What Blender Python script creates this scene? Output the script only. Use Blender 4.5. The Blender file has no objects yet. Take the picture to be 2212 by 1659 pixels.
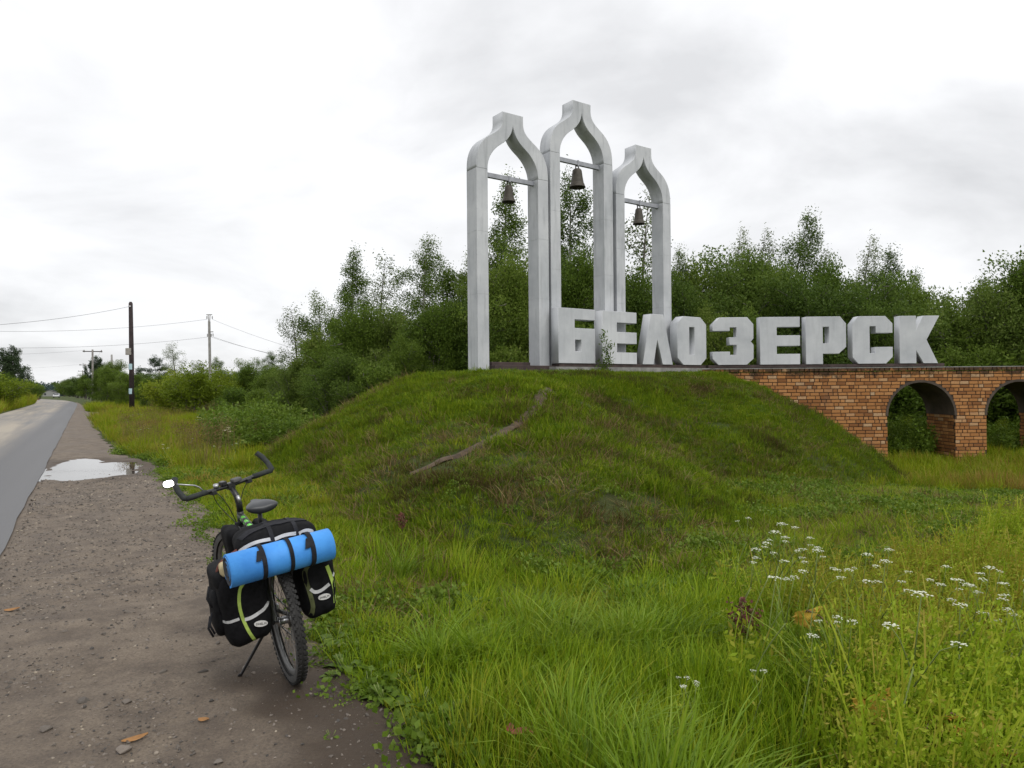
import bpy, bmesh, math, random
import numpy as np
from mathutils import Vector, Matrix, noise as mnoise
from mathutils.bvhtree import BVHTree

S = bpy.context.scene
COL = S.collection
R = math.radians

# ------------------------------------------------------------------ camera, sky, sun, exposure
EYE = Vector((0, 0, 1.65))
PITCH, ROLL = R(0.168), R(0.5)
FPX = 1536.0                                   # focal length in pixels of a 2212 px wide picture
F_ = Vector((0, math.cos(PITCH), math.sin(PITCH)))
U0 = Vector((0, -math.sin(PITCH), math.cos(PITCH)))
R0 = Vector((1, 0, 0))
RC = R0 * math.cos(ROLL) - U0 * math.sin(ROLL)
UC = U0 * math.cos(ROLL) + R0 * math.sin(ROLL)
cam_d = bpy.data.cameras.new('camera'); cam = bpy.data.objects.new('camera', cam_d); COL.objects.link(cam)
cam_d.sensor_width = 36; cam_d.lens = 25.0; cam_d.clip_start = 0.05; cam_d.clip_end = 6000
cam.matrix_world = Matrix(((RC.x, UC.x, -F_.x, EYE.x), (RC.y, UC.y, -F_.y, EYE.y), (RC.z, UC.z, -F_.z, EYE.z), (0, 0, 0, 1)))
S.camera = cam

SUN_EL, SUN_AZ = R(50), R(140)                 # azimuth clockwise from +Y: behind the camera, to the right
W = bpy.data.worlds.new('World'); S.world = W; W.use_nodes = True
def world_nodes():
    nt = W.node_tree; N = nt.nodes; L = nt.links; N.clear()
    out = N.new('ShaderNodeOutputWorld'); bg = N.new('ShaderNodeBackground'); bg.inputs['Strength'].default_value = 0.1
    L.new(bg.outputs[0], out.inputs[0])
    sky = N.new('ShaderNodeTexSky'); sky.sky_type = 'NISHITA'; sky.sun_disc = False
    sky.sun_elevation = SUN_EL; sky.sun_rotation = SUN_AZ
    tc = N.new('ShaderNodeTexCoord')
    sep = N.new('ShaderNodeSeparateXYZ'); L.new(tc.outputs['Generated'], sep.inputs[0])
    def math_(op, a, b=None):
        m = N.new('ShaderNodeMath'); m.operation = op
        for i, v in enumerate((a, b)):
            if v is None: continue
            if isinstance(v, (int, float)): m.inputs[i].default_value = v
            else: L.new(v, m.inputs[i])
        return m.outputs[0]
    zc = math_('MAXIMUM', sep.outputs[2], 0.0)
    den = math_('ADD', zc, 0.26)
    u = math_('DIVIDE', sep.outputs[0], den); v = math_('DIVIDE', sep.outputs[1], den)
    cmb = N.new('ShaderNodeCombineXYZ'); L.new(u, cmb.inputs[0]); L.new(v, cmb.inputs[1]); cmb.inputs[2].default_value = 8.3
    n1 = N.new('ShaderNodeTexNoise'); n1.inputs['Scale'].default_value = 1.25; n1.inputs['Detail'].default_value = 7; n1.inputs['Roughness'].default_value = 0.52
    n1.inputs['Distortion'].default_value = 0.35
    L.new(cmb.outputs[0], n1.inputs['Vector'])
    r1 = N.new('ShaderNodeValToRGB'); e = r1.color_ramp.elements
    e[0].position = 0.32; e[0].color = (6.6, 6.65, 6.8, 1)
    e[1].position = 0.57; e[1].color = (9.5, 9.55, 9.7, 1)
    m = r1.color_ramp.elements.new(0.47); m.color = (8.45, 8.5, 8.65, 1)
    L.new(n1.outputs['Fac'], r1.inputs[0])
    # an overcast sky is brighter overhead
    mr = N.new('ShaderNodeMapRange'); L.new(sep.outputs[2], mr.inputs[0])
    mr.inputs[1].default_value = 0.0; mr.inputs[2].default_value = 1.0; mr.inputs[3].default_value = 0.95; mr.inputs[4].default_value = 1.4
    sc = N.new('ShaderNodeVectorMath'); sc.operation = 'SCALE'; L.new(r1.outputs[0], sc.inputs[0]); L.new(mr.outputs[0], sc.inputs['Scale'])
    mx = N.new('ShaderNodeMix'); mx.data_type = 'RGBA'; mx.inputs[0].default_value = 0.95
    L.new(sky.outputs[0], mx.inputs[6]); L.new(sc.outputs[0], mx.inputs[7])
    L.new(mx.outputs[2], bg.inputs['Color'])
world_nodes()
sun_d = bpy.data.lights.new('sun', 'SUN'); sun = bpy.data.objects.new('sun', sun_d); COL.objects.link(sun)
sun_d.energy = 1.35; sun_d.angle = R(28); sun_d.color = (1, 0.97, 0.92)
sun_dir = Vector((math.sin(SUN_AZ) * math.cos(SUN_EL), math.cos(SUN_AZ) * math.cos(SUN_EL), math.sin(SUN_EL)))
sun.rotation_euler = sun_dir.to_track_quat('Z', 'Y').to_euler()
S.view_settings.view_transform = 'Standard'; S.view_settings.look = 'None'
S.view_settings.exposure = 0.12; S.view_settings.gamma = 1.0; S.view_settings.use_curve_mapping = False
S.render.engine = 'CYCLES'
S.cycles.max_bounces = 6; S.cycles.diffuse_bounces = 3; S.cycles.glossy_bounces = 3; S.cycles.transmission_bounces = 4
S.cycles.transparent_max_bounces = 6; S.cycles.caustics_reflective = False; S.cycles.caustics_refractive = False
S.cycles.use_denoising = True
S.cycles.sample_clamp_indirect = 4.0

# ------------------------------------------------------------------ helpers
def ray(px, py):
    return F_ + RC * ((px - 1106.0) / FPX) - UC * ((py - 829.5) / FPX)
def at_z(px, py, z=0.0):
    d = ray(px, py); t = (z - EYE.z) / d.z
    return EYE + d * t
def at_d(px, py, D):
    d = ray(px, py); return EYE + d * (D / d.y)

def tag(o, label=None, cat=None, group=None, kind=None):
    if label: o['label'] = label
    if cat: o['category'] = cat
    if group: o['group'] = group
    if kind: o['kind'] = kind
    return o
def empty(name, loc=(0, 0, 0), rot=(0, 0, 0), label=None, cat=None, group=None, parent=None):
    o = bpy.data.objects.new(name, None); COL.objects.link(o)
    o.empty_display_size = 0.2
    o.location = loc; o.rotation_euler = rot
    if parent: o.parent = parent
    return tag(o, label, cat, group)
def link(name, me, parent=None, mat=None):
    if mat is not None and len(me.materials) == 0: me.materials.append(mat)
    o = bpy.data.objects.new(name, me); COL.objects.link(o)
    if parent is not None: o.parent = parent
    return o
def copy_tree(o, parent=None):
    c = o.copy(); COL.objects.link(c)
    if parent is not None:
        c.parent = parent; c.matrix_parent_inverse = o.matrix_parent_inverse
    for ch in o.children: copy_tree(ch, c)
    return c

def mesh_np(name, V, polys, smooth=False, mats=None, midx=None):
    V = np.asarray(V, np.float32).reshape(-1, 3)
    me = bpy.data.meshes.new(name)
    me.vertices.add(len(V)); me.vertices.foreach_set('co', V.ravel())
    polys = [np.asarray(p, np.int32) for p in polys if len(p)]
    nl = sum(p.size for p in polys); npoly = sum(len(p) for p in polys)
    me.loops.add(nl); me.polygons.add(npoly)
    li = np.concatenate([p.ravel() for p in polys])
    cnt = np.concatenate([np.full(len(p), p.shape[1], np.int32) for p in polys])
    st = np.concatenate([[0], np.cumsum(cnt)[:-1]]).astype(np.int32)
    me.loops.foreach_set('vertex_index', li)
    me.polygons.foreach_set('loop_start', st)
    if smooth: me.polygons.foreach_set('use_smooth', np.ones(npoly, bool))
    if mats:
        for m in mats: me.materials.append(m)
        if midx is not None: me.polygons.foreach_set('material_index', np.asarray(midx, np.int32))
    me.update(calc_edges=True); me.validate()
    return me

class MB:
    """collects shapes, builds one mesh"""
    def __init__(s): s.v = []; s.f = []; s.n = 0; s.sm = []
    def add(s, V, F, M=None, smooth=False):
        V = [Vector(v) for v in V]
        if M is not None: V = [M @ v for v in V]
        s.v += V; s.f += [tuple(i + s.n for i in f) for f in F]; s.sm += [smooth] * len(F); s.n += len(V)
        return s
    def box(s, lo, hi, M=None, bev=0.0):
        if bev > 0:
            bm = bmesh.new(); bmesh.ops.create_cube(bm, size=1)
            for v in bm.verts: v.co = Vector([(lo[i] + hi[i]) / 2 + v.co[i] * (hi[i] - lo[i]) for i in range(3)])
            bmesh.ops.bevel(bm, geom=list(bm.edges), offset=bev, segments=2, affect='EDGES', profile=0.5)
            bm.verts.index_update()
            s.add([v.co.copy() for v in bm.verts], [[v.index for v in f.verts] for f in bm.faces], M); bm.free(); return s
        x0, y0, z0 = lo; x1, y1, z1 = hi
        V = [(x0, y0, z0), (x1, y0, z0), (x1, y1, z0), (x0, y1, z0), (x0, y0, z1), (x1, y0, z1), (x1, y1, z1), (x0, y1, z1)]
        return s.add(V, [(0, 3, 2, 1), (4, 5, 6, 7), (0, 1, 5, 4), (1, 2, 6, 5), (2, 3, 7, 6), (3, 0, 4, 7)], M)
    def tube(s, pts, rad, n=8, M=None, cap=True, closed=False, smooth=True):
        pts = [Vector(p) for p in pts]; m = len(pts)
        if not hasattr(rad, '__len__'): rad = [rad] * m
        V = []; prev = None
        for i, p in enumerate(pts):
            if closed: d = pts[(i + 1) % m] - pts[i - 1]
            else: d = pts[min(i + 1, m - 1)] - pts[max(i - 1, 0)]
            d.normalize()
            if prev is None:
                a = d.orthogonal().normalized()
            else:
                a = prev - d * prev.dot(d)
                a = a.normalized() if a.length > 1e-6 else d.orthogonal().normalized()
            prev = a; b = d.cross(a)
            for k in range(n):
                t = 2 * math.pi * k / n
                V.append(p + (a * math.cos(t) + b * math.sin(t)) * rad[i])
        F = []
        for i in range(m if closed else m - 1):
            j = (i + 1) % m
            for k in range(n):
                k2 = (k + 1) % n
                F.append((i * n + k, i * n + k2, j * n + k2, j * n + k))
        if cap and not closed:
            F.append(tuple(reversed(range(n)))); F.append(tuple((m - 1) * n + k for k in range(n)))
        return s.add(V, F, M, smooth)
    def lathe(s, prof, n=20, M=None, smooth=True):
        V = []; F = []
        for (r, z) in prof:
            for k in range(n):
                t = 2 * math.pi * k / n; V.append((r * math.cos(t), r * math.sin(t), z))
        for i in range(len(prof) - 1):
            for k in range(n):
                k2 = (k + 1) % n; F.append((i * n + k, i * n + k2, (i + 1) * n + k2, (i + 1) * n + k))
        return s.add(V, F, M, smooth)
    def strip(s, P, Q, smooth=True):
        m = len(P); V = list(P) + list(Q)
        return s.add(V, [(i, i + 1, m + i + 1, m + i) for i in range(m - 1)], None, smooth)
    def build(s, name, mat=None, parent=None):
        me = bpy.data.meshes.new(name); me.from_pydata([tuple(v) for v in s.v], [], s.f)
        me.polygons.foreach_set('use_smooth', s.sm); me.update()
        return link(name, me, parent, mat)

def poly_extrude(name, loops, t, bev=0.0):
    """outline(s) in x,z -> solid with its front at y=0, its back at y=t"""
    cu = bpy.data.curves.new(name, 'CURVE'); cu.dimensions = '2D'; cu.fill_mode = 'BOTH'
    cu.extrude = max(t / 2 - bev, 0.001); cu.bevel_depth = bev; cu.bevel_resolution = 0; cu.offset = -bev
    for lp in loops:
        sp = cu.splines.new('POLY'); sp.points.add(len(lp) - 1); sp.use_cyclic_u = True
        for p, (x, z) in zip(sp.points, lp): p.co = (x, z, 0, 1)
    ob = bpy.data.objects.new(name, cu)
    me = bpy.data.meshes.new_from_object(ob)
    bpy.data.objects.remove(ob); bpy.data.curves.remove(cu)
    for v in me.vertices:
        x, y, z = v.co; v.co = (x, t / 2 - z, y)
    me.name = name
    return me
def bez(p0, p1, p2, p3, n=8):
    out = []
    for i in range(n + 1):
        t = i / n; a = (1 - t) ** 3; b = 3 * t * (1 - t) ** 2; c = 3 * t * t * (1 - t); d = t ** 3
        out.append(tuple(a * p0[k] + b * p1[k] + c * p2[k] + d * p3[k] for k in range(len(p0))))
    return out
def text_mesh(name, body, size, ext=0.0005):
    cu = bpy.data.curves.new(name, 'FONT'); cu.body = body; cu.size = size; cu.extrude = ext
    cu.align_x = 'CENTER'; cu.align_y = 'CENTER'; cu.resolution_u = 3
    ob = bpy.data.objects.new(name, cu); me = bpy.data.meshes.new_from_object(ob)
    bpy.data.objects.remove(ob); bpy.data.curves.remove(cu); me.name = name
    return me

# value noise for numpy
_rs = np.random.RandomState(5); _tab = _rs.rand(256, 256)
def vnoise(x, y, sc=1.0, off=0.0):
    x = np.asarray(x, float) * sc + off + 1000; y = np.asarray(y, float) * sc + off * 1.7 + 1000
    xi = np.floor(x).astype(int); yi = np.floor(y).astype(int); fx = x - xi; fy = y - yi
    fx = fx * fx * (3 - 2 * fx); fy = fy * fy * (3 - 2 * fy)
    g = lambda i, j: _tab[i & 255, j & 255]
    a = g(xi, yi) * (1 - fx) + g(xi + 1, yi) * fx; b = g(xi, yi + 1) * (1 - fx) + g(xi + 1, yi + 1) * fx
    return a * (1 - fy) + b * fy
def fbm(x, y, sc=1.0, off=0.0, oct=3):
    s = 0; a = 1; t = 0
    for i in range(oct):
        s = s + a * vnoise(x, y, sc * 2 ** i, off + 13.1 * i); t += a; a *= 0.5
    return s / t
def ss(t):
    t = np.clip(t, 0, 1); return t * t * (3 - 2 * t)

# ------------------------------------------------------------------ materials
class NT:
    def __init__(s, name):
        s.m = bpy.data.materials.new(name); s.m.use_nodes = True
        s.nt = s.m.node_tree; s.N = s.nt.nodes; s.L = s.nt.links
        s.bsdf = s.N['Principled BSDF']; s.out = s.N['Material Output']
    def n(s, t, **kw):
        nd = s.N.new(t)
        for k, v in kw.items(): setattr(nd, k, v)
        return nd
    def noise(s, scale, detail=4, rough=0.55, vec=None, dist=0.0):
        nd = s.n('ShaderNodeTexNoise'); nd.inputs['Scale'].default_value = scale; nd.inputs['Detail'].default_value = detail
        nd.inputs['Roughness'].default_value = rough; nd.inputs['Distortion'].default_value = dist
        s.L.new(vec if vec is not None else s.coord(), nd.inputs['Vector']); return nd.outputs['Fac']
    def coord(s, kind='Object', scale=None):
        tc = s.n('ShaderNodeTexCoord').outputs[kind]
        if scale:
            mp = s.n('ShaderNodeMapping'); s.L.new(tc, mp.inputs[0]); mp.inputs['Scale'].default_value = scale; return mp.outputs[0]
        return tc
    def pos(s): return s.n('ShaderNodeNewGeometry').outputs['Position']
    def ramp(s, fac, stops):
        r = s.n('ShaderNodeValToRGB'); els = r.color_ramp.elements
        while len(els) < len(stops): els.new(0.5)
        for e, (p, c) in zip(els, stops): e.position = p; e.color = (*c, 1) if len(c) == 3 else c
        s.L.new(fac, r.inputs[0]); return r.outputs[0]
    def mix(s, fac, a, b, mode='MIX'):
        m = s.n('ShaderNodeMix', data_type='RGBA', blend_type=mode)
        for sock, v in ((m.inputs[0], fac), (m.inputs[6], a), (m.inputs[7], b)):
            if isinstance(v, (int, float)): sock.default_value = v
            elif isinstance(v, tuple): sock.default_value = (*v, 1) if len(v) == 3 else v
            else: s.L.new(v, sock)
        return m.outputs[2]
    def math(s, op, a, b=None):
        m = s.n('ShaderNodeMath', operation=op)
        for i, v in enumerate((a, b)):
            if v is None: continue
            if isinstance(v, (int, float)): m.inputs[i].default_value = v
            else: s.L.new(v, m.inputs[i])
        return m.outputs[0]
    def sepz(s, vec, i=2):
        x = s.n('ShaderNodeSeparateXYZ'); s.L.new(vec, x.inputs[0]); return x.outputs[i]
    def set(s, col=None, rough=None, metal=None, spec=None):
        for key, v in (('Base Color', col), ('Roughness', rough), ('Metallic', metal), ('Specular IOR Level', spec)):
            if v is None: continue
            sock = s.bsdf.inputs[key]
            if isinstance(v, (int, float)): sock.default_value = v
            elif isinstance(v, tuple): sock.default_value = (*v, 1)
            else: s.L.new(v, sock)
        return s
    def bump(s, h, strength=0.4, dist=0.01):
        b = s.n('ShaderNodeBump'); b.inputs['Strength'].default_value = strength; b.inputs['Distance'].default_value = dist
        s.L.new(h, b.inputs['Height']); s.L.new(b.outputs[0], s.bsdf.inputs['Normal']); return s

def plain(name, col, rough=0.6, metal=0.0, spec=0.5, vary=0.25, nscale=8.0, bump=0.0):
    t = NT(name)
    f = t.noise(nscale, 5)
    lo = tuple(c * (1 - vary) for c in col); hi = tuple(min(1, c * (1 + vary)) for c in col)
    t.set(t.ramp(f, [(0.3, lo), (0.7, hi)]), rough, metal, spec)
    if bump: t.bump(t.noise(nscale * 4, 4), bump, 0.004)
    return t.m

def foliage(name, stops, trans=0.35, rough=0.5, loc_scale=None, dead=None, deadr=(0.55, 0.75), spec=0.14):
    """leaf colour varies from leaf to leaf, plant to plant and (for ground cover) in patches"""
    t = NT(name)
    oi = t.n('ShaderNodeObjectInfo'); ge = t.n('ShaderNodeNewGeometry')
    a = t.math('ADD', t.math('MULTIPLY', oi.outputs['Random'], 0.5), t.math('MULTIPLY', ge.outputs['Random Per Island'], 0.5))
    c = t.ramp(a, stops)
    if loc_scale:
        nz = t.noise(loc_scale, 3, 0.6, vec=oi.outputs['Location'])
        if dead:
            c = t.mix(t.ramp(t.math('ADD', nz, t.math('MULTIPLY', t.math('SUBTRACT', ge.outputs['Random Per Island'], 0.5), 0.22)),
                             [(deadr[0], (0, 0, 0)), (deadr[1], (1, 1, 1))]), c, dead)
    t.set(c, rough, spec=spec)
    tr = t.n('ShaderNodeBsdfTranslucent'); t.L.new(c, tr.inputs[0])
    ms = t.n('ShaderNodeMixShader'); ms.inputs[0].default_value = trans
    t.L.new(t.bsdf.outputs[0], ms.inputs[1]); t.L.new(tr.outputs[0], ms.inputs[2]); t.L.new(ms.outputs[0], t.out.inputs[0])
    return t.m

def m_concrete(name='painted_concrete', dirt=0.75):
    t = NT(name)
    p = t.pos()
    mp = t.n('ShaderNodeMapping'); t.L.new(p, mp.inputs[0]); mp.inputs['Scale'].default_value = (5.0, 5.0, 0.5)
    streak = t.noise(1.6, 5, 0.65, vec=mp.outputs[0])
    blot = t.noise(0.9, 5, 0.6, vec=p)
    fine = t.noise(22, 4, 0.7, vec=p)
    c = t.ramp(blot, [(0.33, (0.42, 0.435, 0.455)), (0.64, (0.58, 0.59, 0.605))])
    c = t.mix(t.ramp(streak, [(0.52, (0, 0, 0)), (0.76, (dirt,) * 3)]), c, (0.29, 0.30, 0.31))
    c = t.mix(t.ramp(fine, [(0.62, (0, 0, 0)), (0.75, (0.3, 0.3, 0.3))]), c, (0.2, 0.2, 0.2))
    t.set(c, 0.75, spec=0.3); t.bump(t.math('ADD', fine, streak), 0.25, 0.006)
    return t.m
M_CONC = m_concrete(); M_LETTER = m_concrete('white_letter_paint', 0.3)

def m_brick():
    t = NT('brick_clay')
    oi = t.n('ShaderNodeObjectInfo'); ge = t.n('ShaderNodeNewGeometry'); p = ge.outputs['Position']
    r = t.math('FRACT', t.math('ADD', oi.outputs['Random'], ge.outputs['Random Per Island']))
    c = t.ramp(r, [(0.0, (0.21, 0.09, 0.032)), (0.35, (0.355, 0.158, 0.052)), (0.7, (0.435, 0.208, 0.073)), (0.88, (0.47, 0.235, 0.09)), (1.0, (0.48, 0.33, 0.19))])
    grain = t.noise(30, 5, 0.7, vec=p); stain = t.noise(1.1, 5, 0.65, vec=p)
    c = t.mix(t.ramp(grain, [(0.4, (0, 0, 0)), (0.75, (0.5, 0.5, 0.5))]), c, (0.26, 0.10, 0.04))
    # mould that has crept along under the coping, broken up by noise
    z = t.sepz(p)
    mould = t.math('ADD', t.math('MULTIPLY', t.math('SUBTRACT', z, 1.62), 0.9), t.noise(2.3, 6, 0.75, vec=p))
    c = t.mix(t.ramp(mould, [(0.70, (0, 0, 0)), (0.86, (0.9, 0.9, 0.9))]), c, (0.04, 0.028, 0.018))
    c = t.mix(t.ramp(stain, [(0.58, (0, 0, 0)), (0.74, (0.6, 0.6, 0.6))]), c, (0.22, 0.125, 0.075))
    t.set(c, 0.85, spec=0.2); t.bump(grain, 0.4, 0.006)
    return t.m
M_BRICK = m_brick()
M_MORTAR = plain('dark_mortar', (0.05, 0.033, 0.022), 0.95, nscale=14, bump=0.5)
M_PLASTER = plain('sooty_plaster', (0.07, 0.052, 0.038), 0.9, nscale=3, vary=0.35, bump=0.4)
M_CONCRAW = plain('raw_concrete', (0.23, 0.225, 0.21), 0.9, nscale=5, vary=0.35, bump=0.5)
M_RUST = plain('rusty_steel', (0.05, 0.032, 0.028), 0.75, vary=0.4, nscale=6)
M_BRONZE = plain('weathered_bronze', (0.062, 0.054, 0.042), 0.65, 0.25, vary=0.3, nscale=9)
M_STEELBAR = plain('painted_steel_bar', (0.33, 0.34, 0.37), 0.6, 0.1, vary=0.2, nscale=6)
M_DARKSEAM = plain('joint_filler', (0.3, 0.305, 0.31), 0.9)

def m_asphalt():
    t = NT('wet_asphalt')
    # along the road the object's own Y runs with the traffic
    v = t.coord('Object', (1.1, 0.05, 1)); band = t.noise(1.0, 4, 0.6, vec=v)
    v2 = t.coord('Object', (0.5, 0.12, 1)); patch = t.noise(1.0, 5, 0.6, vec=v2)
    fine = t.noise(60, 4, 0.7)
    c = t.ramp(band, [(0.38, (0.18, 0.17, 0.16)), (0.5, (0.265, 0.235, 0.195)), (0.62, (0.35, 0.305, 0.24))])
    c = t.mix(t.ramp(patch, [(0.45, (0, 0, 0)), (0.7, (0.7, 0.7, 0.7))]), c, (0.15, 0.148, 0.152))
    x = t.sepz(t.coord('Object'), 0)
    edge = t.ramp(t.math('ADD', x, t.math('MULTIPLY', t.math('SUBTRACT', band, 0.5), 0.5)), [(0.0, (0, 0, 0)), (0.001, (0, 0, 0))])
    # the newer, greyer strip along the near edge
    mr = t.n('ShaderNodeMapRange'); t.L.new(t.math('ADD', x, t.math('MULTIPLY', band, 0.5)), mr.inputs[0])
    mr.inputs[1].default_value = -1.25; mr.inputs[2].default_value = -0.65
    c = t.mix(mr.outputs[0], c, (0.125, 0.124, 0.127))
    c = t.mix(t.ramp(fine, [(0.4, (0, 0, 0)), (0.8, (0.5, 0.5, 0.5))]), c, (0.08, 0.08, 0.08))
    wet = t.noise(1.0, 3, 0.5, vec=t.coord('Object', (0.9, 0.03, 1)))
    t.set(c, t.math('ADD', t.math('MULTIPLY', wet, 0.35), 0.48), spec=0.28); t.bump(fine, 0.35, 0.008)
    return t.m
def m_dirt():
    t = NT('packed_dirt_and_grit')
    p = t.pos()
    big = t.noise(0.55, 5, 0.6, vec=p); mid = t.noise(3.2, 6, 0.7, vec=p); fine = t.noise(70, 5, 0.75, vec=p)
    c = t.ramp(big, [(0.3, (0.13, 0.098, 0.067)), (0.5, (0.18, 0.142, 0.104)), (0.72, (0.225, 0.182, 0.137))])
    c = t.mix(t.ramp(mid, [(0.38, (0.85, 0.85, 0.85)), (0.6, (0, 0, 0))]), c, (0.095, 0.073, 0.055))
    c = t.mix(t.ramp(fine, [(0.35, (0.75, 0.75, 0.75)), (0.55, (0, 0, 0))]), c, (0.065, 0.05, 0.04))
    c = t.mix(t.ramp(fine, [(0.6, (0, 0, 0)), (0.78, (0.6, 0.6, 0.6))]), c, (0.30, 0.27, 0.24))
    at = t.n('ShaderNodeAttribute'); at.attribute_name = 'damp'
    c = t.mix(t.math('MULTIPLY', at.outputs['Fac'], 0.88), c, (0.045, 0.030, 0.019))
    t.set(c, t.ramp(big, [(0.3, (0.6, 0.6, 0.6)), (0.6, (0.85, 0.85, 0.85))]), spec=0.35)
    t.bump(t.math('ADD', fine, t.math('MULTIPLY', mid, 1.5)), 0.7, 0.012)
    return t.m
def m_soil():
    t = NT('turf_soil')
    p = t.pos(); big = t.noise(0.35, 4, 0.6, vec=p); mid = t.noise(5, 5, 0.7, vec=p); fine = t.noise(45, 4, 0.7, vec=p)
    c = t.ramp(mid, [(0.3, (0.03, 0.04, 0.012)), (0.5, (0.055, 0.08, 0.016)), (0.7, (0.085, 0.105, 0.02))])
    c = t.mix(t.ramp(big, [(0.5, (0, 0, 0)), (0.7, (0.7, 0.7, 0.7))]), c, (0.06, 0.05, 0.022))
    c = t.mix(t.ramp(fine, [(0.4, (0.6, 0.6, 0.6)), (0.6, (0, 0, 0))]), c, (0.03, 0.035, 0.01))
    t.set(c, 0.9, spec=0.2); t.bump(t.math('ADD', fine, mid), 0.8, 0.03)
    return t.m
M_ASPH, M_DIRT, M_SOIL = m_asphalt(), m_dirt(), m_soil()
def m_water():
    t = NT('puddle_water')
    t.set((0.05, 0.042, 0.033), 0.03, spec=0.9); t.bsdf.inputs['IOR'].default_value = 1.6
    t.bump(t.noise(9, 2, 0.5, vec=t.pos()), 0.02, 0.004)
    return t.m
M_WATER = m_water()
M_PATH = plain('trodden_earth', (0.075, 0.052, 0.032), 0.95, nscale=7, vary=0.4, bump=0.6)

M_BIRCH = foliage('birch_leaves', [(0.1, (0.058, 0.10, 0.016)), (0.5, (0.105, 0.165, 0.026)), (0.85, (0.155, 0.215, 0.04)), (1, (0.21, 0.255, 0.075))], 0.42)
M_BIRCH2 = foliage('pale_birch_leaves', [(0.1, (0.09, 0.125, 0.04)), (0.5, (0.145, 0.19, 0.062)), (1, (0.22, 0.26, 0.11))], 0.42)
M_WILLOW = foliage('willow_leaves', [(0.1, (0.07, 0.12, 0.016)), (0.5, (0.12, 0.185, 0.025)), (0.85, (0.175, 0.24, 0.038)), (1, (0.24, 0.28, 0.075))], 0.45)
M_SHRUB = foliage('bright_shrub_leaves', [(0.1, (0.11, 0.16, 0.012)), (0.5, (0.18, 0.24, 0.018)), (0.85, (0.25, 0.3, 0.026)), (1, (0.31, 0.33, 0.06))], 0.45)
M_DARKLEAF = foliage('dark_tree_leaves', [(0.1, (0.026, 0.048, 0.022)), (0.6, (0.045, 0.075, 0.032)), (1, (0.075, 0.105, 0.05))], 0.25)
M_HAZELEAF = foliage('far_wood_leaves', [(0.1, (0.045, 0.075, 0.068)), (0.6, (0.065, 0.1, 0.092)), (1, (0.09, 0.125, 0.115))], 0.2)  # distance haze put into the leaf colour as a blue-green tint
M_BARK = plain('grey_bark', (0.13, 0.115, 0.1), 0.9, vary=0.45, nscale=4, bump=0.4)
M_WBARK = plain('birch_bark', (0.42, 0.4, 0.37), 0.8, vary=0.5, nscale=5, bump=0.3)

# ------------------------------------------------------------------ lie of the land
DIRR = Vector((-0.514, 0.857)).normalized(); NRM = Vector((DIRR.y, -DIRR.x))        # along the road, to its right
EDGE_P = -0.74                                                                   # right edge of the asphalt, measured along NRM
AX = Vector((math.cos(R(35)), math.sin(R(35)))); AN = Vector((-AX.y, AX.x))       # along / behind the angled row of the sign
MA, MBp = np.array([-0.55, 17.25]), np.array([5.0, 21.1])
def sp(x, y): return x * DIRR.x + y * DIRR.y, x * NRM.x + y * NRM.y - EDGE_P
def from_sp(s, p): return DIRR.x * s + NRM.x * (p + EDGE_P), DIRR.y * s + NRM.y * (p + EDGE_P)
def mound_u(x, y):
    x = np.asarray(x, float); y = np.asarray(y, float)
    d = MBp - MA; t = np.clip(((x - MA[0]) * d[0] + (y - MA[1]) * d[1]) / (d @ d), 0, 1)
    qx = x - (MA[0] + t * d[0]); qy = y - (MA[1] + t * d[1]); dist = np.hypot(qx, qy)
    an = np.degrees(np.arctan2(qx, -qy)) - 5
    Rr = np.where(an > 0, 4.9 - .95 * ss((an - 20) / 35), 4.75) + 5.0 * np.exp(-(an / np.where(an < 0, 20.0, 24.0)) ** 2) + (vnoise(x, y, 0.35, 3) - 0.5) * 0.7
    return np.maximum(dist - 0.9, 0) / Rr
def rough_mask(x, y):
    s, p = sp(np.asarray(x, float), np.asarray(y, float))
    return ss((p - 3.2) / 2.0) * ss((90 - np.asarray(y)) / 30)
def hgt(x, y):
    x = np.asarray(x, float); y = np.asarray(y, float)
    b = -0.7 * ss((x - 2.0) / 8.0) * ss((y - 6.0) / 10.0)
    b = b - 0.9 * ss((y - 75) / 170) - 4.0 * ss((y - 260) / 400)
    u = mound_u(x, y); u1 = np.clip(u, 0, 1)
    g = 1 - u1 ** 1.45; g = np.where(u1 > .8, g * .6 + .4 * (1 - .8 ** 1.45) * (1 - ss((u1 - .8) / .2)), g)
    z = b + (1.97 - b) * g
    lump = (fbm(x, y, 0.9, 1.0) - 0.5) * (0.16 + .14 * ((u1 > .15) & (u1 < 1))) + (vnoise(x, y, 2.2, 9.0) - 0.5) * 0.05
    return z + lump * rough_mask(x, y) * np.where(u1 < 0.12, 0.3, 1.0)
def h1(x, y): return float(hgt(x, y))
def ground_hit(px, py):
    d = ray(px, py); t = 1.5
    for _ in range(4000):
        p = EYE + d * t
        if p.z <= h1(p.x, p.y): break
        t += 0.02 * max(1, t * 0.15)
    return p
def hit_above(px, py, dz):
    """where the sight line passes dz above the ground"""
    d = ray(px, py); t = 1.5
    while t < 60:
        p = EYE + d * t
        if p.z <= h1(p.x, p.y) + dz: break
        t += 0.01
    return p
def on_ground(px, D):
    """point of the ground under the pixel column px at the depth D"""
    p = at_d(px, 834, D)
    return Vector((p.x, D, h1(p.x, D)))

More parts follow.
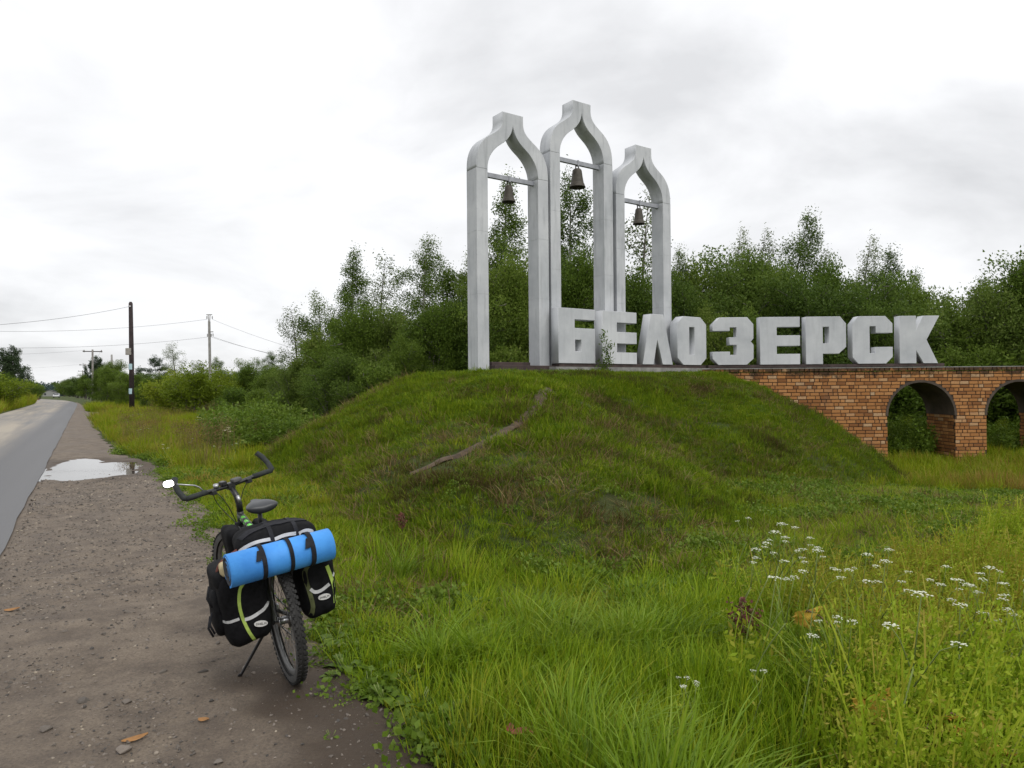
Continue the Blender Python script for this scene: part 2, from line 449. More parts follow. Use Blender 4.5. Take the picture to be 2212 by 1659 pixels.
def build_ground():
    def axis(lo, hi, step, far):
        mid = list(np.arange(lo, hi + 1e-6, step)); a = [hi]; st = step
        while a[-1] < far: st *= 1.22; a.append(a[-1] + st)
        b = [lo]; st = step
        while b[-1] > -far: st *= 1.22; b.append(b[-1] - st)
        return np.array(b[:0:-1] + mid + a[1:])
    xs = axis(-16, 22, 0.2, 3500); ys = axis(-2, 36, 0.2, 3500)
    X, Y = np.meshgrid(xs, ys); Z = hgt(X, Y)
    V = np.stack([X, Y, Z], -1).reshape(-1, 3)
    nx = len(xs); I = np.arange(len(V)).reshape(X.shape)
    Q = np.stack([I[:-1, :-1], I[:-1, 1:], I[1:, 1:], I[1:, :-1]], -1).reshape(-1, 4)
    cx = (X[:-1, :-1] + X[1:, 1:]).ravel() / 2; cy = (Y[:-1, :-1] + Y[1:, 1:]).ravel() / 2
    on = mound_u(cx, cy) < 0.97
    for nm, sel in (('ground', ~on), ('mound', on)):
        q = Q[sel]; used = np.unique(q); mp = np.full(len(V), -1); mp[used] = np.arange(len(used))
        o = link(nm, mesh_np(nm, V[used], [mp[q]], True), None, M_SOIL); tag(o, kind='structure')
build_ground()

# road: from the picture's left edge away over a low crest, then bending left
def road_off(s): return -15.0 * float(ss((s - 85) / 230.0)) - 30 * float(ss((s - 300) / 300.0))
_le = [sp(*at_z(px, py).xy) for px, py in ((0, 893), (48, 876), (95, 862.5))]
ROAD_W = 4.3
def build_road():
    ss_ = list(np.arange(-14, 40, 1.0)) + list(np.arange(40, 140, 4.0)) + list(np.arange(140, 620, 12.0))
    ps = np.linspace(-ROAD_W, 0, 15); V = []
    for s in ss_:
        for j, p in enumerate(ps):
            wob = 0.03 * (vnoise(s, 3, 0.8) - 0.5) + 0.03 * (vnoise(s, 5, 3.0) - 0.5)
            pp = p + (wob if j == len(ps) - 1 else 0) + road_off(s); x, y = from_sp(s, pp)
            V.append((x, y, h1(x, y) + 0.035 - (0.005 if j in (0, len(ps) - 1) else 0.0) + 0.035 * (1 - (2 * j / (len(ps) - 1) - 1) ** 2)))
    n = len(ps); F = [(i * n + j, i * n + j + 1, (i + 1) * n + j + 1, (i + 1) * n + j) for i in range(len(ss_) - 1) for j in range(n - 1)]
    me = bpy.data.meshes.new('road'); 
    # the road's own axes: Y along the traffic, so that wear runs lengthwise
    ang = math.atan2(DIRR.y, DIRR.x) - math.pi / 2; x0, y0 = from_sp(0, 0)
    M = Matrix.Translation((x0, y0, 0)) @ Matrix.Rotation(ang, 4, 'Z'); Mi = M.inverted()
    me.from_pydata([tuple(Mi @ Vector(v)) for v in V], [], F); me.polygons.foreach_set('use_smooth', [True] * len(F)); me.update()
    o = link('road', me, None, M_ASPH); o.matrix_world = M; tag(o, kind='structure')
build_road()

# gravel shoulder between the asphalt and the grass
_edge_px = [(930, 1659), (850, 1555), (775, 1480), (705, 1400), (640, 1320), (560, 1235), (490, 1165), (445, 1105), (405, 1068), (360, 1035),
            (345, 1012), (318, 1003), (262, 985), (232, 958), (208, 930), (196, 912), (190, 903), (252, 897), (250, 893.5), (186, 890), (180, 878), (173, 869), (168, 864)]
EDGE_SP = []
for a_ in _edge_px:
    s_, p_ = sp(*at_z(*a_).xy); EDGE_SP.append((s_, p_))
SH_S = [-12, 1.0] + [e[0] for e in EDGE_SP]; SH_P = [1.6, 1.75] + [e[1] for e in EDGE_SP]
# the side track makes the outline double back: keep the strip single-valued in s and add the track by itself
_order = np.argsort(SH_S); SH_S = np.array(SH_S)[_order]; SH_P = np.array(SH_P)[_order]
def shoulder_w(s):
    return np.interp(s, SH_S, SH_P) + (vnoise(s, 2.0, 1.3) - 0.5) * 0.22 + (vnoise(s, 7.0, 4.0) - 0.5) * 0.12
PUD_PX = [(100, 1035.5), (128, 1015), (155, 994.5), (179, 991), (207, 992), (217, 999), (243, 1001), (269, 1000.5), (287, 1007), (277, 1022), (241, 1030), (190, 1035), (140, 1036.5)]
PUD = np.array([tuple(at_z(px, py, 0.02).xy) for px, py in PUD_PX])
def pud_dist(x, y):
    """distance to the outline of the puddle, negative inside"""
    x = np.asarray(x, float); y = np.asarray(y, float); d = np.full(x.shape, 1e9); ins = np.zeros(x.shape, bool); n = len(PUD)
    for i in range(n):
        a, b = PUD[i], PUD[(i + 1) % n]; e = b - a; t = np.clip(((x - a[0]) * e[0] + (y - a[1]) * e[1]) / (e @ e), 0, 1)
        d = np.minimum(d, np.hypot(x - a[0] - t * e[0], y - a[1] - t * e[1]))
        c = ((a[1] > y) != (b[1] > y)) & (x < (b[0] - a[0]) * (y - a[1]) / (b[1] - a[1] + 1e-12) + a[0]); ins ^= c
    return np.where(ins, -d, d)
def shoulder_relief(x, y):
    r = (fbm(x, y, 1.1, 4.0) - 0.5) * 0.05 + (vnoise(x, y, 7, 2) - 0.5) * 0.014 + (vnoise(x, y, 19, 5) - 0.5) * 0.007
    z = np.maximum(0.028 + r, 0.004)
    d = pud_dist(x, y) + (fbm(x, y, 2.4, 77) - .5) * .5; near = ss((1.2 - d) / 1.0)
    z = z + near * .012; k = ss((.30 - d) / .32)
    return z * (1 - k) + (0.010 + (vnoise(x, y, 5, 8) - .5) * .02 * np.maximum(0, 1 + d)) * k
def build_shoulder():
    sv = list(np.arange(-12, 0, 0.5)) + list(np.arange(0, 20, 0.06)) + list(np.arange(20, 30, 0.2)) + list(np.arange(30, 110, 1.0))
    nc = 60; V = []
    for s in sv:
        w = max(0.25, float(shoulder_w(s)))
        for j in range(nc):
            p = -0.05 + (w + 0.05) * j / (nc - 1); x, y = from_sp(s, p + road_off(s)); V.append((x, y))
    V = np.array(V); Z = hgt(V[:, 0], V[:, 1]) + shoulder_relief(V[:, 0], V[:, 1])
    I = np.arange(len(V)).reshape(len(sv), nc); Z = Z.reshape(len(sv), nc); Z[:, -1] = Z[:, -1] - 0.012; k_ = np.clip(np.arange(nc) / 5.0, 0, 1)[None, :]; H0 = hgt(V[:, 0], V[:, 1]).reshape(Z.shape); Z = (H0 + 0.006) * (1 - k_) + Z * k_
    Q = np.stack([I[:-1, :-1], I[:-1, 1:], I[1:, 1:], I[1:, :-1]], -1).reshape(-1, 4)
    me = mesh_np('gravel_shoulder', np.column_stack([V, Z.ravel()]), [Q], True)
    s_, p_ = sp(V[:, 0], V[:, 1]); e_ = shoulder_w(s_) - p_; nz = fbm(V[:, 0], V[:, 1], 2.2, 33)
    damp = ss((0.85 - e_ + (nz - .5) * 1.0) / .35) * ss((4.7 - s_) / .8)
    pud = at_z(195, 1014); damp = np.maximum(damp, .75 * ss((2.4 - np.hypot((V[:, 0] - pud.x) * .62, (V[:, 1] - pud.y) * 1.0) + (nz - .5) * 1.4) / .7))
    a = me.attributes.new('damp', 'FLOAT', 'POINT'); a.data.foreach_set('value', damp.astype(np.float32))
    o = link('gravel_shoulder', me, None, M_DIRT); tag(o, kind='structure')
build_shoulder()

# rain puddle on the shoulder
def build_puddle():
    c = PUD.mean(0); ring = []
    for i in range(len(PUD)):
        a, b = PUD[i], PUD[(i + 1) % len(PUD)]
        for k in range(4): q = a + (b - a) * k / 4; v = q - c; q = q + v / np.linalg.norm(v) * .30; ring.append((q[0], q[1], 0.0225))
    n = len(ring); V = [(c[0], c[1], 0.0225)] + ring
    me = bpy.data.meshes.new('puddle'); me.from_pydata(V, [], [(0, 1 + i, 1 + (i + 1) % n) for i in range(n)]); me.update()
    tag(link('puddle', me, None, M_WATER), kind='structure')
build_puddle()

# narrow path worn up the mound
PATH_PX = [(1182, 840), (1165, 868), (1150, 893), (1118, 918), (1075, 945), (1030, 968), (985, 990), (930, 1010), (880, 1030)]
def build_path():
    c = [ground_hit(px, py) for px, py in PATH_PX]; P = []; Q = []; pts = []
    for i in range(len(c) - 1):
        for k in range(8): pts.append(c[i].lerp(c[i + 1], k / 8))
    V = []; nw = 5
    for i, p in enumerate(pts):
        d = (pts[min(i + 1, len(pts) - 1)] - pts[max(i - 1, 0)]); d.z = 0; d.normalize(); sd = Vector((d.y, -d.x, 0))
        w = (0.115 - 0.06 * i / len(pts)) * (0.8 + 0.4 * float(vnoise(i, 2, 0.3)))
        for j in range(nw):
            q = p + sd * w * (j / (nw - 1) * 2 - 1); V.append((q.x, q.y, h1(q.x, q.y) + (0.035 if 0 < j < nw - 1 else 0.012)))
    F = [(i * nw + j, i * nw + j + 1, (i + 1) * nw + j + 1, (i + 1) * nw + j) for i in range(len(pts) - 1) for j in range(nw - 1)]
    me = bpy.data.meshes.new('footpath'); me.from_pydata(V, [], F); me.polygons.foreach_set('use_smooth', [True] * len(F)); me.update()
    tag(link('footpath', me, None, M_PATH), kind='structure')
    return np.array([(p.x, p.y) for p in pts])
PATH_XY = build_path()

# ------------------------------------------------------------------ monument: three bell arches
BASE_Z = 2.22
ANC = Vector((0.95, 18.28)); LET = Vector((1.18, 17.95))
DEP = 0.45
def make_arch(s, H, label):
    c = ANC + AX * s
    root = empty('bell_arch', (c.x, c.y, BASE_Z), (0, 0, R(35)), label, 'arch', 'bell arches of the town sign')
    o1 = bez((.315, -.22), (.33, -.42), (.45, -.50), (.70, -.66), 7); o2 = bez((.70, -.66), (.95, -.82), (1.09, -1.05), (1.09, -1.42), 8)
    i1 = bez((0, -.305), (.03, -.50), (.12, -.66), (.36, -.82), 8); i2 = bez((.36, -.82), (.60, -.98), (.765, -1.2), (.765, -1.5), 8)
    outer = [(.315, 0)] + o1 + o2[1:] + [(1.09, -1.5)]
    inner = i1 + i2[1:]
    right = outer + [(x, y) for x, y in reversed(inner)]          # down the outside, up the inside to the point
    left = [(-x, y) for x, y in reversed(right)][1:]
    loop = right + left
    crown = link('ogee_head', poly_extrude('ogee_head', [[(x, y + H) for x, y in loop]], DEP, 0.008), root, M_CONC)
    for sx in (-1, 1):
        zt = H - 1.503; z = zt
        lo, hi = sorted((sx * 0.765, sx * 1.09))
        seams = []
        while z > 0.05:
            zb = max(0.0, z - (1.52 if z - 1.52 > 0.25 else z)); zlow = -0.35
            b = MB(); b.box((lo, 0, zb + 0.001 if zb > 0 else zlow), (hi, DEP, z - 0.001), bev=0.003); b.build('leg_section', M_CONC, root)
            if zb > 0: seams.append(zb)
            z = zb
        for zb in seams + [zt]:
            k = MB(); k.box((lo + 0.006, 0.006, zb - 0.0009), (hi - 0.006, DEP - 0.006, zb + 0.0009)); k.build('joint_filler', M_DARKSEAM, root)
    zb = H - 1.63
    b = MB(); b.box((-0.77, 0.17, zb), (0.77, 0.26, zb + 0.115), bev=0.006); b.build('crossbar', M_STEELBAR, root)
    return root
arches = [make_arch(-1.06, 6.20, 'white ogee arch standing left of the lettering, first of three'),
          make_arch(1.195, 6.99, 'tallest white ogee arch, in the middle, rising behind the first letters'),
          make_arch(3.50, 6.24, 'white ogee arch on the right, behind the letter Л, holding a bell')]
def make_bell(arch, H, r, h, label):
    zb = H - 1.63
    M = arch.matrix_basis.copy(); M = Matrix.Translation(arch.location) @ arch.rotation_euler.to_matrix().to_4x4()
    root = empty('bell', M @ Vector((0, 0.215, zb)), (0, 0, R(35)), label, 'bell', 'bells hung in the arches')
    b = MB(); top = -0.10
    pr = [(0.0, 0), (r * .40, 0), (r * .52, -.03), (r * .56, -h * .12), (r * .64, -h * .40), (r * .76, -h * .72), (r * .80, -h * .80), (r * .86, -h * .82), (r * .88, -h * .86),
          (r * .93, -h * .93), (r, -h * .985), (r * .99, -h), (r * .90, -h), (r * .72, -h * .8), (r * .5, -h * .2), (0, -h * .1)]
    b.lathe([(x * .94, top + z) for x, z in pr], 28); b.build('bell_body', M_BRONZE, root)
    k = MB(); k.box((-0.022, -0.06, -0.02), (0.022, 0.06, 0.125)); k.build('strap_hanger', M_STEELBAR, root)
    k = MB(); k.tube([(-0.05, 0, top), (-0.05, 0, top + .06), (0, 0, top + .095), (0.05, 0, top + .06), (0.05, 0, top)], 0.018, 6); k.build('crown_loop', M_BRONZE, root)
    k = MB(); k.tube([(0, 0, top - h * .15), (0, 0, top - h * .9)], 0.012, 6); k.lathe([(0, -h * 1.02 + top), (.035, -h * .95 + top), (.02, -h * .85 + top), (0, -h * .84 + top)], 10); k.build('clapper', M_RUST, root)
make_bell(arches[0], 6.20, .185, .42, 'small bronze bell hanging in the left arch')
make_bell(arches[1], 6.99, .24, .50, 'largest bronze bell, hanging in the tallest middle arch')
make_bell(arches[2], 6.24, .19, .45, 'small bronze bell hanging in the right arch against the trees')

# ------------------------------------------------------------------ the nine letters
LH = 1.413
def sc(pts, x0, x1, y0, y1, w): return [((x - x0) / (x1 - x0) * w, (1 - (y - y0) / (y1 - y0)) * LH) for x, y in pts]
def rect(x0, z0, x1, z1): return [(x0, z0), (x1, z0), (x1, z1), (x0, z1)]
H_ = LH
G = {}
w = 1.24
G['B'] = (w, [[(0, 0), (w, 0), (w, .645 * H_), (.44 * w, .645 * H_), (.44 * w, .80 * H_), (w, .80 * H_), (w, H_), (0, H_)], rect(.45 * w, .22 * H_, .61 * w, .43 * H_)])
def letE(w): return [[(0, 0), (w, 0), (w, .222 * H_), (.42 * w, .222 * H_), (.42 * w, .39 * H_), (w, .39 * H_), (w, .612 * H_), (.42 * w, .612 * H_), (.42 * w, .788 * H_), (w, .788 * H_), (w, H_), (0, H_)]]
G['E1'] = (1.27, letE(1.27)); G['E2'] = (1.19, letE(1.19))
w = 1.22; G['L'] = (w, [[(0, 0), (.36 * w, 0), (.485 * w, .49 * H_), (.655 * w, 0), (w, 0), (.69 * w, H_), (.27 * w, H_)]])
w = 1.26; G['O'] = (w, [[(.2 * w, 0), (.8 * w, 0), (w, .145 * H_), (w, .855 * H_), (.8 * w, H_), (.2 * w, H_), (0, .855 * H_), (0, .145 * H_)], rect(.41 * w, .215 * H_, .58 * w, .785 * H_)])
G['Z'] = (1.22, [sc([(285, 290), (340, 235), (555, 235), (602, 290), (602, 400), (581, 423), (602, 448), (602, 555), (550, 603), (330, 603), (285, 555), (285, 500),
                     (420, 500), (420, 525), (470, 525), (470, 448), (415, 448), (415, 388), (470, 388), (470, 313), (420, 313), (420, 340), (285, 340)], 285, 602, 235, 603, 1.22)])
G['R'] = (1.2, [sc([(1005, 235), (1272, 235), (1318, 290), (1318, 470), (1262, 523), (1138, 523), (1138, 603), (1005, 603)], 1005, 1318, 235, 603, 1.2),
                sc([(1138, 315), (1185, 315), (1185, 442), (1138, 442)], 1005, 1318, 235, 603, 1.2)])
G['S'] = (1.2, [sc([(1365, 298), (1410, 240), (1622, 240), (1677, 298), (1677, 370), (1545, 370), (1545, 318), (1500, 318), (1500, 525), (1545, 525), (1545, 478), (1677, 478),
                    (1677, 555), (1625, 607), (1410, 607), (1365, 555)], 1365, 1677, 240, 607, 1.2)])
G['K'] = (1.19, [sc([(1728, 240), (1858, 240), (1858, 345), (1910, 240), (2037, 240), (1938, 425), (2025, 607), (1912, 607), (1858, 510), (1858, 607), (1728, 607)], 1728, 2037, 240, 607, 1.19)])
WALL_Y = 20.95; LW_Y = 21.1
rows = [('B', 0.0, 'Б', 'with one closed lower slot, beside the left arch, first of the word'), ('E1', 1.49, 'Е', 'three armed, below the middle arch, with a leafy sapling at its foot'), ('L', 2.973, 'Л', 'shaped like a tent, below the right arch'), ('O', 4.384, 'О', 'with cut corners and one long upright slot')]
rows2 = [('Z', 5.96, 'З', 'open to the left with cut corners, first over the brick wall'), ('E2', 7.37, 'Е', 'three armed, standing over the brick wall'), ('R', 8.73, 'Р', 'with one closed slot in its upper half, over the wall'), ('S', 10.11, 'С', 'open to the right with cut corners, next to last'), ('K', 11.51, 'К', 'with two slanted arms, last of the word')]
for k, s, ch, where in rows:
    p = LET + AX * s
    o = link('sign_letter', poly_extrude('sign_letter', G[k][1], 0.29, 0.008), None, M_LETTER); o.location = (p.x, p.y, BASE_Z); o.rotation_euler = (0, 0, R(35))
    tag(o, 'white block letter %s %s' % (ch, where), 'letter', 'letters of the town name')
for k, x, ch, where in rows2:
    o = link('sign_letter', poly_extrude('sign_letter', G[k][1], 0.30, 0.008), None, M_LETTER); o.location = (x, LW_Y, BASE_Z)
    tag(o, 'white block letter %s %s' % (ch, where), 'letter', 'letters of the town name')

# steel plinth the letters stand on, rusty base plates of the arches, concrete footing
def along(s, d): q = LET + AX * s + AN * d; return Vector((q.x, q.y))
def slab(name, s0, s1, d0, d1, z0, z1, mat, parent=None, bev=0.006):
    b = MB(); M = Matrix.Translation((LET.x, LET.y, 0)) @ Matrix.Rotation(R(35), 4, 'Z')
    b.box((s0, d0, z0), (s1, d1, z1), M, bev); return b.build(name, mat, parent)
t_ = empty('steel_plinth', (LET.x, LET.y, 2.13), (0, 0, 0), 'low dark steel plinth running under the white letters', 'plinth')
for o in (slab('angled_beam', 0.05, 5.66, 0.03, 0.34, 2.13, 2.218, M_RUST),):
    o.parent = t_; o.matrix_parent_inverse = Matrix.Translation((-LET.x, -LET.y, -2.13))
b = MB(); b.box((5.84, LW_Y + 0.03, 2.13), (12.86, LW_Y + 0.36, 2.218), bev=0.006); o = b.build('straight_beam', M_RUST, t_); o.matrix_parent_inverse = Matrix.Translation((-LET.x, -LET.y, -2.13))
t_ = empty('arch_base', (ANC.x, ANC.y, 1.9), (0, 0, R(35)), 'stepped rusty steel base under the three arches', 'base')
for nm, lo, hi in (('lower_plate', (-1.80, -0.20, 0.0), (4.75, 0.75, 0.26)), ('upper_step', (-1.72, 0.05, 0.262), (-0.55, 0.42, 0.345))):
    b = MB(); b.box(lo, hi, bev=0.008); b.build(nm, M_RUST, t_)
o = slab('concrete_footing', -0.15, 5.75, -0.10, 0.395, 1.45, 2.127, M_CONCRAW); tag(o, 'grey concrete footing showing in the grass below the letters Б and Е', 'footing')

# ------------------------------------------------------------------ brick wall with arches
OPEN = [(11.05, 13.05), (13.97, 15.97), (16.89, 18.89)]; SPRING = 0.675; WT = 1.45; ZTOP = 2.115
def build_wall():
    root = empty('brick_arcade', (12, WALL_Y, -0.7), (0, 0, 0), 'orange brick wall with round arches carrying the end of the lettering', 'brick wall')
    off = Matrix.Translation((-12, -WALL_Y, 0.7))
    def fix(o): o.matrix_parent_inverse = off; return o
    x0, x1 = 5.3, 20.0; lp = [(x0, -1.2), (x0, 1.985), (x1, 1.985), (x1, -1.2)]
    for a, b in reversed(OPEN):
        c = (a + b) / 2; r = (b - a) / 2
        lp += [(b, -1.2)] + [(c + r * math.cos(t), SPRING + r * math.sin(t)) for t in np.linspace(0, math.pi, 25)] + [(a, -1.2)]
    me = poly_extrude('mortar_core', [lp], WT - 0.03); core = fix(link('mortar_core', me, root, M_MORTAR)); core.location = (0, WALL_Y + 0.015, 0)
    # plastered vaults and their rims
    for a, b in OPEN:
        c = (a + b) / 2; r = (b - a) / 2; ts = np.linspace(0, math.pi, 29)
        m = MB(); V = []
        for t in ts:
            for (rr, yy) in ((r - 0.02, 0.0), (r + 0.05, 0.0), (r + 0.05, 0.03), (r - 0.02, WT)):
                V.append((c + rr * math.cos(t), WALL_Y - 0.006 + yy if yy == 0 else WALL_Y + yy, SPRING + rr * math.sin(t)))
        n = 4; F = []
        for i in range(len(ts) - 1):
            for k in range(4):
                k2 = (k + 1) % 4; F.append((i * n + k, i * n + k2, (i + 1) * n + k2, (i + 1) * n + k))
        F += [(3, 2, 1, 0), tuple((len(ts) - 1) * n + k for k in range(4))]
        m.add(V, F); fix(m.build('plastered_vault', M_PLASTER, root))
    b = MB(); b.box((x0, WALL_Y - 0.03, 2.092), (x1, WALL_Y + WT, ZTOP)); fix(b.build('coping_slab', M_CONCRAW, root))
    # bricks: front face, then the faces of the piers inside the openings
    rnd = random.Random(3); CH = 0.1025; BH = 0.083; items = []
    def clip_open(zm, xa, xb):
        segs = [(xa, xb)]
        for a, bb in OPEN:
            c = (a + bb) / 2; r = (bb - a) / 2
            if zm <= SPRING: la, lb = a, bb
            elif zm - SPRING < r + 0.055: hw = math.sqrt((r + 0.055) ** 2 - (zm - SPRING) ** 2); la, lb = c - hw, c + hw
            else: continue
            ns = []
            for p, q in segs:
                if q <= la or p >= lb: ns.append((p, q)); continue
                if p < la: ns.append((p, la))
                if q > lb: ns.append((lb, q))
            segs = ns
        return [(p, q) for p, q in segs if q - p > 0.035]
    row = 0; ztop = 2.088
    while True:
        z1 = ztop - row * CH; z0 = z1 - BH
        if z1 < -1.0: break
        x = x0 + rnd.uniform(-0.2, 0); proud = 0.035 if row == 0 else (0.004 if row == 1 else 0.0)
        hp = 0.75 if row == 0 else 0.33
        while x < 18.0:
            ln = 0.125 if rnd.random() < hp else 0.25
            for p, q in clip_open((z0 + z1) / 2, x, x + ln):
                if h1((p + q) / 2, WALL_Y) < z1 + 0.05:
                    items.append(((p + q) / 2, q - p, z0, 'f', proud + rnd.uniform(-0.003, 0.004)))
            x += ln + 0.018
        row += 1
    for jx, sgn in ((13.05, -1), (11.05, 1), (15.97, -1), (13.97, 1)):
        row = 0
        while True:
            z1 = SPRING - row * CH; z0 = z1 - BH; row += 1
            if z1 < -1.0: break
            y = WALL_Y + 0.016 + rnd.uniform(0, 0.1)
            while y < WALL_Y + WT - 0.05:
                ln = 0.125 if rnd.random() < 0.35 else 0.25; ln2 = min(ln, WALL_Y + WT - y)
                if h1(jx, y) < z1 + 0.05: items.append((y + ln2 / 2, ln2, z0, (jx, sgn), rnd.uniform(0.002, 0.008)))
                y += ln + 0.018
    base = bpy.data.meshes.new('brick'); bm = bmesh.new(); bmesh.ops.create_cube(bm, size=1); bm.to_mesh(base); bm.free(); base.materials.append(M_BRICK)
    meshes = {}
    def bmesh_for(ln):
        k = round(ln, 2)
        if k not in meshes:
            bm = bmesh.new(); bmesh.ops.create_cube(bm, size=1)
            for v in bm.verts: v.co = Vector((v.co.x * k, v.co.y * 0.05, v.co.z * BH))
            bmesh.ops.bevel(bm, geom=[e for e in bm.edges if all(v.co.y < 0 for v in e.verts)], offset=0.006, segments=1, affect='EDGES')
            m = bpy.data.meshes.new('brick'); bm.to_mesh(m); bm.free(); m.materials.append(M_BRICK); meshes[k] = m
        return meshes[k]
    # the 300 that show largest become parts of their own: whole stretchers of the front first
    vis = [it for it in items if it[3] == 'f' and it[0] < 15.2]
    vis.sort(key=lambda it: -(round(it[1], 2) * 100 - it[0] * 0.02))
    chosen = set(id(it) for it in vis[:300]); rest = MB()
    for it in items:
        u, ln, z0, face, pr = it; tilt = rnd.uniform(-0.01, 0.01)
        if face == 'f': M = Matrix.Translation((u, WALL_Y + 0.025 - pr, z0 + BH / 2)) @ Matrix.Rotation(tilt, 4, 'Y')
        else: M = Matrix.Translation((face[0] + face[1] * (pr - 0.02), u, z0 + BH / 2)) @ Matrix.Rotation(face[1] * R(90), 4, 'Z')
        if id(it) in chosen:
            o = link('brick', bmesh_for(ln), root); o.matrix_parent_inverse = off; o.matrix_basis = M
        else:
            m = bmesh_for(ln); rest.add([v.co for v in m.vertices], [list(p.vertices) for p in m.polygons], M)
    o = fix(rest.build('brickwork', M_BRICK, root)); o['kind'] = 'stuff'
build_wall()

# ------------------------------------------------------------------ touring bicycle on its stand
M_BLACK = plain('black_paint', (0.014, 0.014, 0.015), 0.35, 0.0, vary=0.2)
M_RUBBER = plain('muddy_rubber', (0.022, 0.021, 0.02), 0.85, vary=0.4, nscale=20, bump=0.3)
M_SIDEWALL = plain('dusty_sidewall', (0.085, 0.083, 0.08), 0.85, vary=0.4, nscale=12)
M_GRIP = plain('foam_grip', (0.02, 0.024, 0.022), 0.8, vary=0.3, nscale=60, bump=0.4)
M_ALU = plain('bare_aluminium', (0.42, 0.42, 0.43), 0.35, 0.9, vary=0.15)
M_RIM = plain('dusty_rim', (0.15, 0.148, 0.145), 0.5, 0.5, vary=0.3)
M_GREENP = plain('lime_green_paint', (0.16, 0.62, 0.07), 0.35, vary=0.1)
M_FABRIC = plain('black_cordura', (0.0065, 0.0065, 0.0075), 0.8, spec=0.15, vary=0.5, nscale=40, bump=0.3)
M_FABRIC2 = plain('worn_black_webbing', (0.017, 0.0175, 0.021), 0.8, spec=0.2, vary=0.4, nscale=30, bump=0.2)
M_REFL = plain('silver_reflective_tape', (0.50, 0.50, 0.50), 0.5, vary=0.1, nscale=30)
M_LIME = plain('lime_piping', (0.34, 0.46, 0.09), 0.7, vary=0.25, nscale=20)
M_OLIVE = plain('olive_piping', (0.075, 0.085, 0.03), 0.75, vary=0.3, nscale=20)
M_SADDLE = plain('saddle_vinyl', (0.03, 0.032, 0.036), 0.42, vary=0.2)
M_LOGO = plain('light_grey_patch', (0.62, 0.61, 0.59), 0.6, vary=0.05)
M_INK = plain('dark_ink', (0.03, 0.03, 0.03), 0.7)
M_BEIGE = plain('beige_cloth', (0.42, 0.35, 0.2), 0.9, vary=0.2)
M_OXB = plain('oxblood_strap', (0.11, 0.025, 0.015), 0.7, vary=0.3)
M_CHROME = plain('spoke_steel', (0.16, 0.16, 0.16), 0.45, 0.8, vary=0.1)
def m_foam():
    t = NT('blue_foam'); f = t.noise(55, 5, 0.75); b = t.noise(5, 4, 0.6)
    c = t.ramp(b, [(0.35, (0.045, 0.24, 0.66)), (0.65, (0.075, 0.33, 0.80))])
    c = t.mix(t.ramp(f, [(0.6, (0, 0, 0)), (0.75, (0.5, 0.5, 0.5))]), c, (0.03, 0.12, 0.4))
    t.set(c, 0.6, spec=0.35); t.bump(f, 0.4, 0.003); return t.m
M_FOAM = m_foam(); M_FOAMIN = plain('dark_foam_lining', (0.035, 0.04, 0.05), 0.85)
def m_mirror():
    t = NT('mirror_glass'); t.set((0.9, 0.9, 0.9), 0.03, 1.0); return t.m
M_MIRROR = m_mirror()

rc = at_z(632, 1470, 0.024)
BIKE_LOC = Vector((rc.x, rc.y, 0.024)); LEAN, HEAD = R(7.0), R(31.7)
BIKE_ROT = (0, -LEAN, HEAD)
BM = Matrix.Translation(BIKE_LOC) @ Matrix.Rotation(HEAD, 4, 'Z') @ Matrix.Rotation(-LEAN, 4, 'Y')
def on_bike(name, base, label, cat, group=None):
    o = empty(name, BM @ Vector(base), BIKE_ROT, label, cat, group); o['_b'] = base; return o
def fit(o, root):
    """geometry written in the bicycle's own axes, hung under a thing whose base is elsewhere on it"""
    b_ = root.get('_b'); o.matrix_parent_inverse = Matrix.Translation([-c for c in b_]); return o
bike = empty('bicycle', BIKE_LOC, BIKE_ROT, 'black and lime touring bicycle leaning on its kickstand on the gravel, seen from behind', 'bicycle')
WR = 0.345; FAX = Vector((0, 1.09, WR)); RAX = Vector((0, 0, WR))
HT, HB = Vector((0, .895, .83)), Vector((0, .935, .70))
STEER = R(18)
SM = Matrix.Translation(HT) @ Matrix.Rotation(STEER, 4, (HT - HB).normalized()) @ Matrix.Translation(-HT)
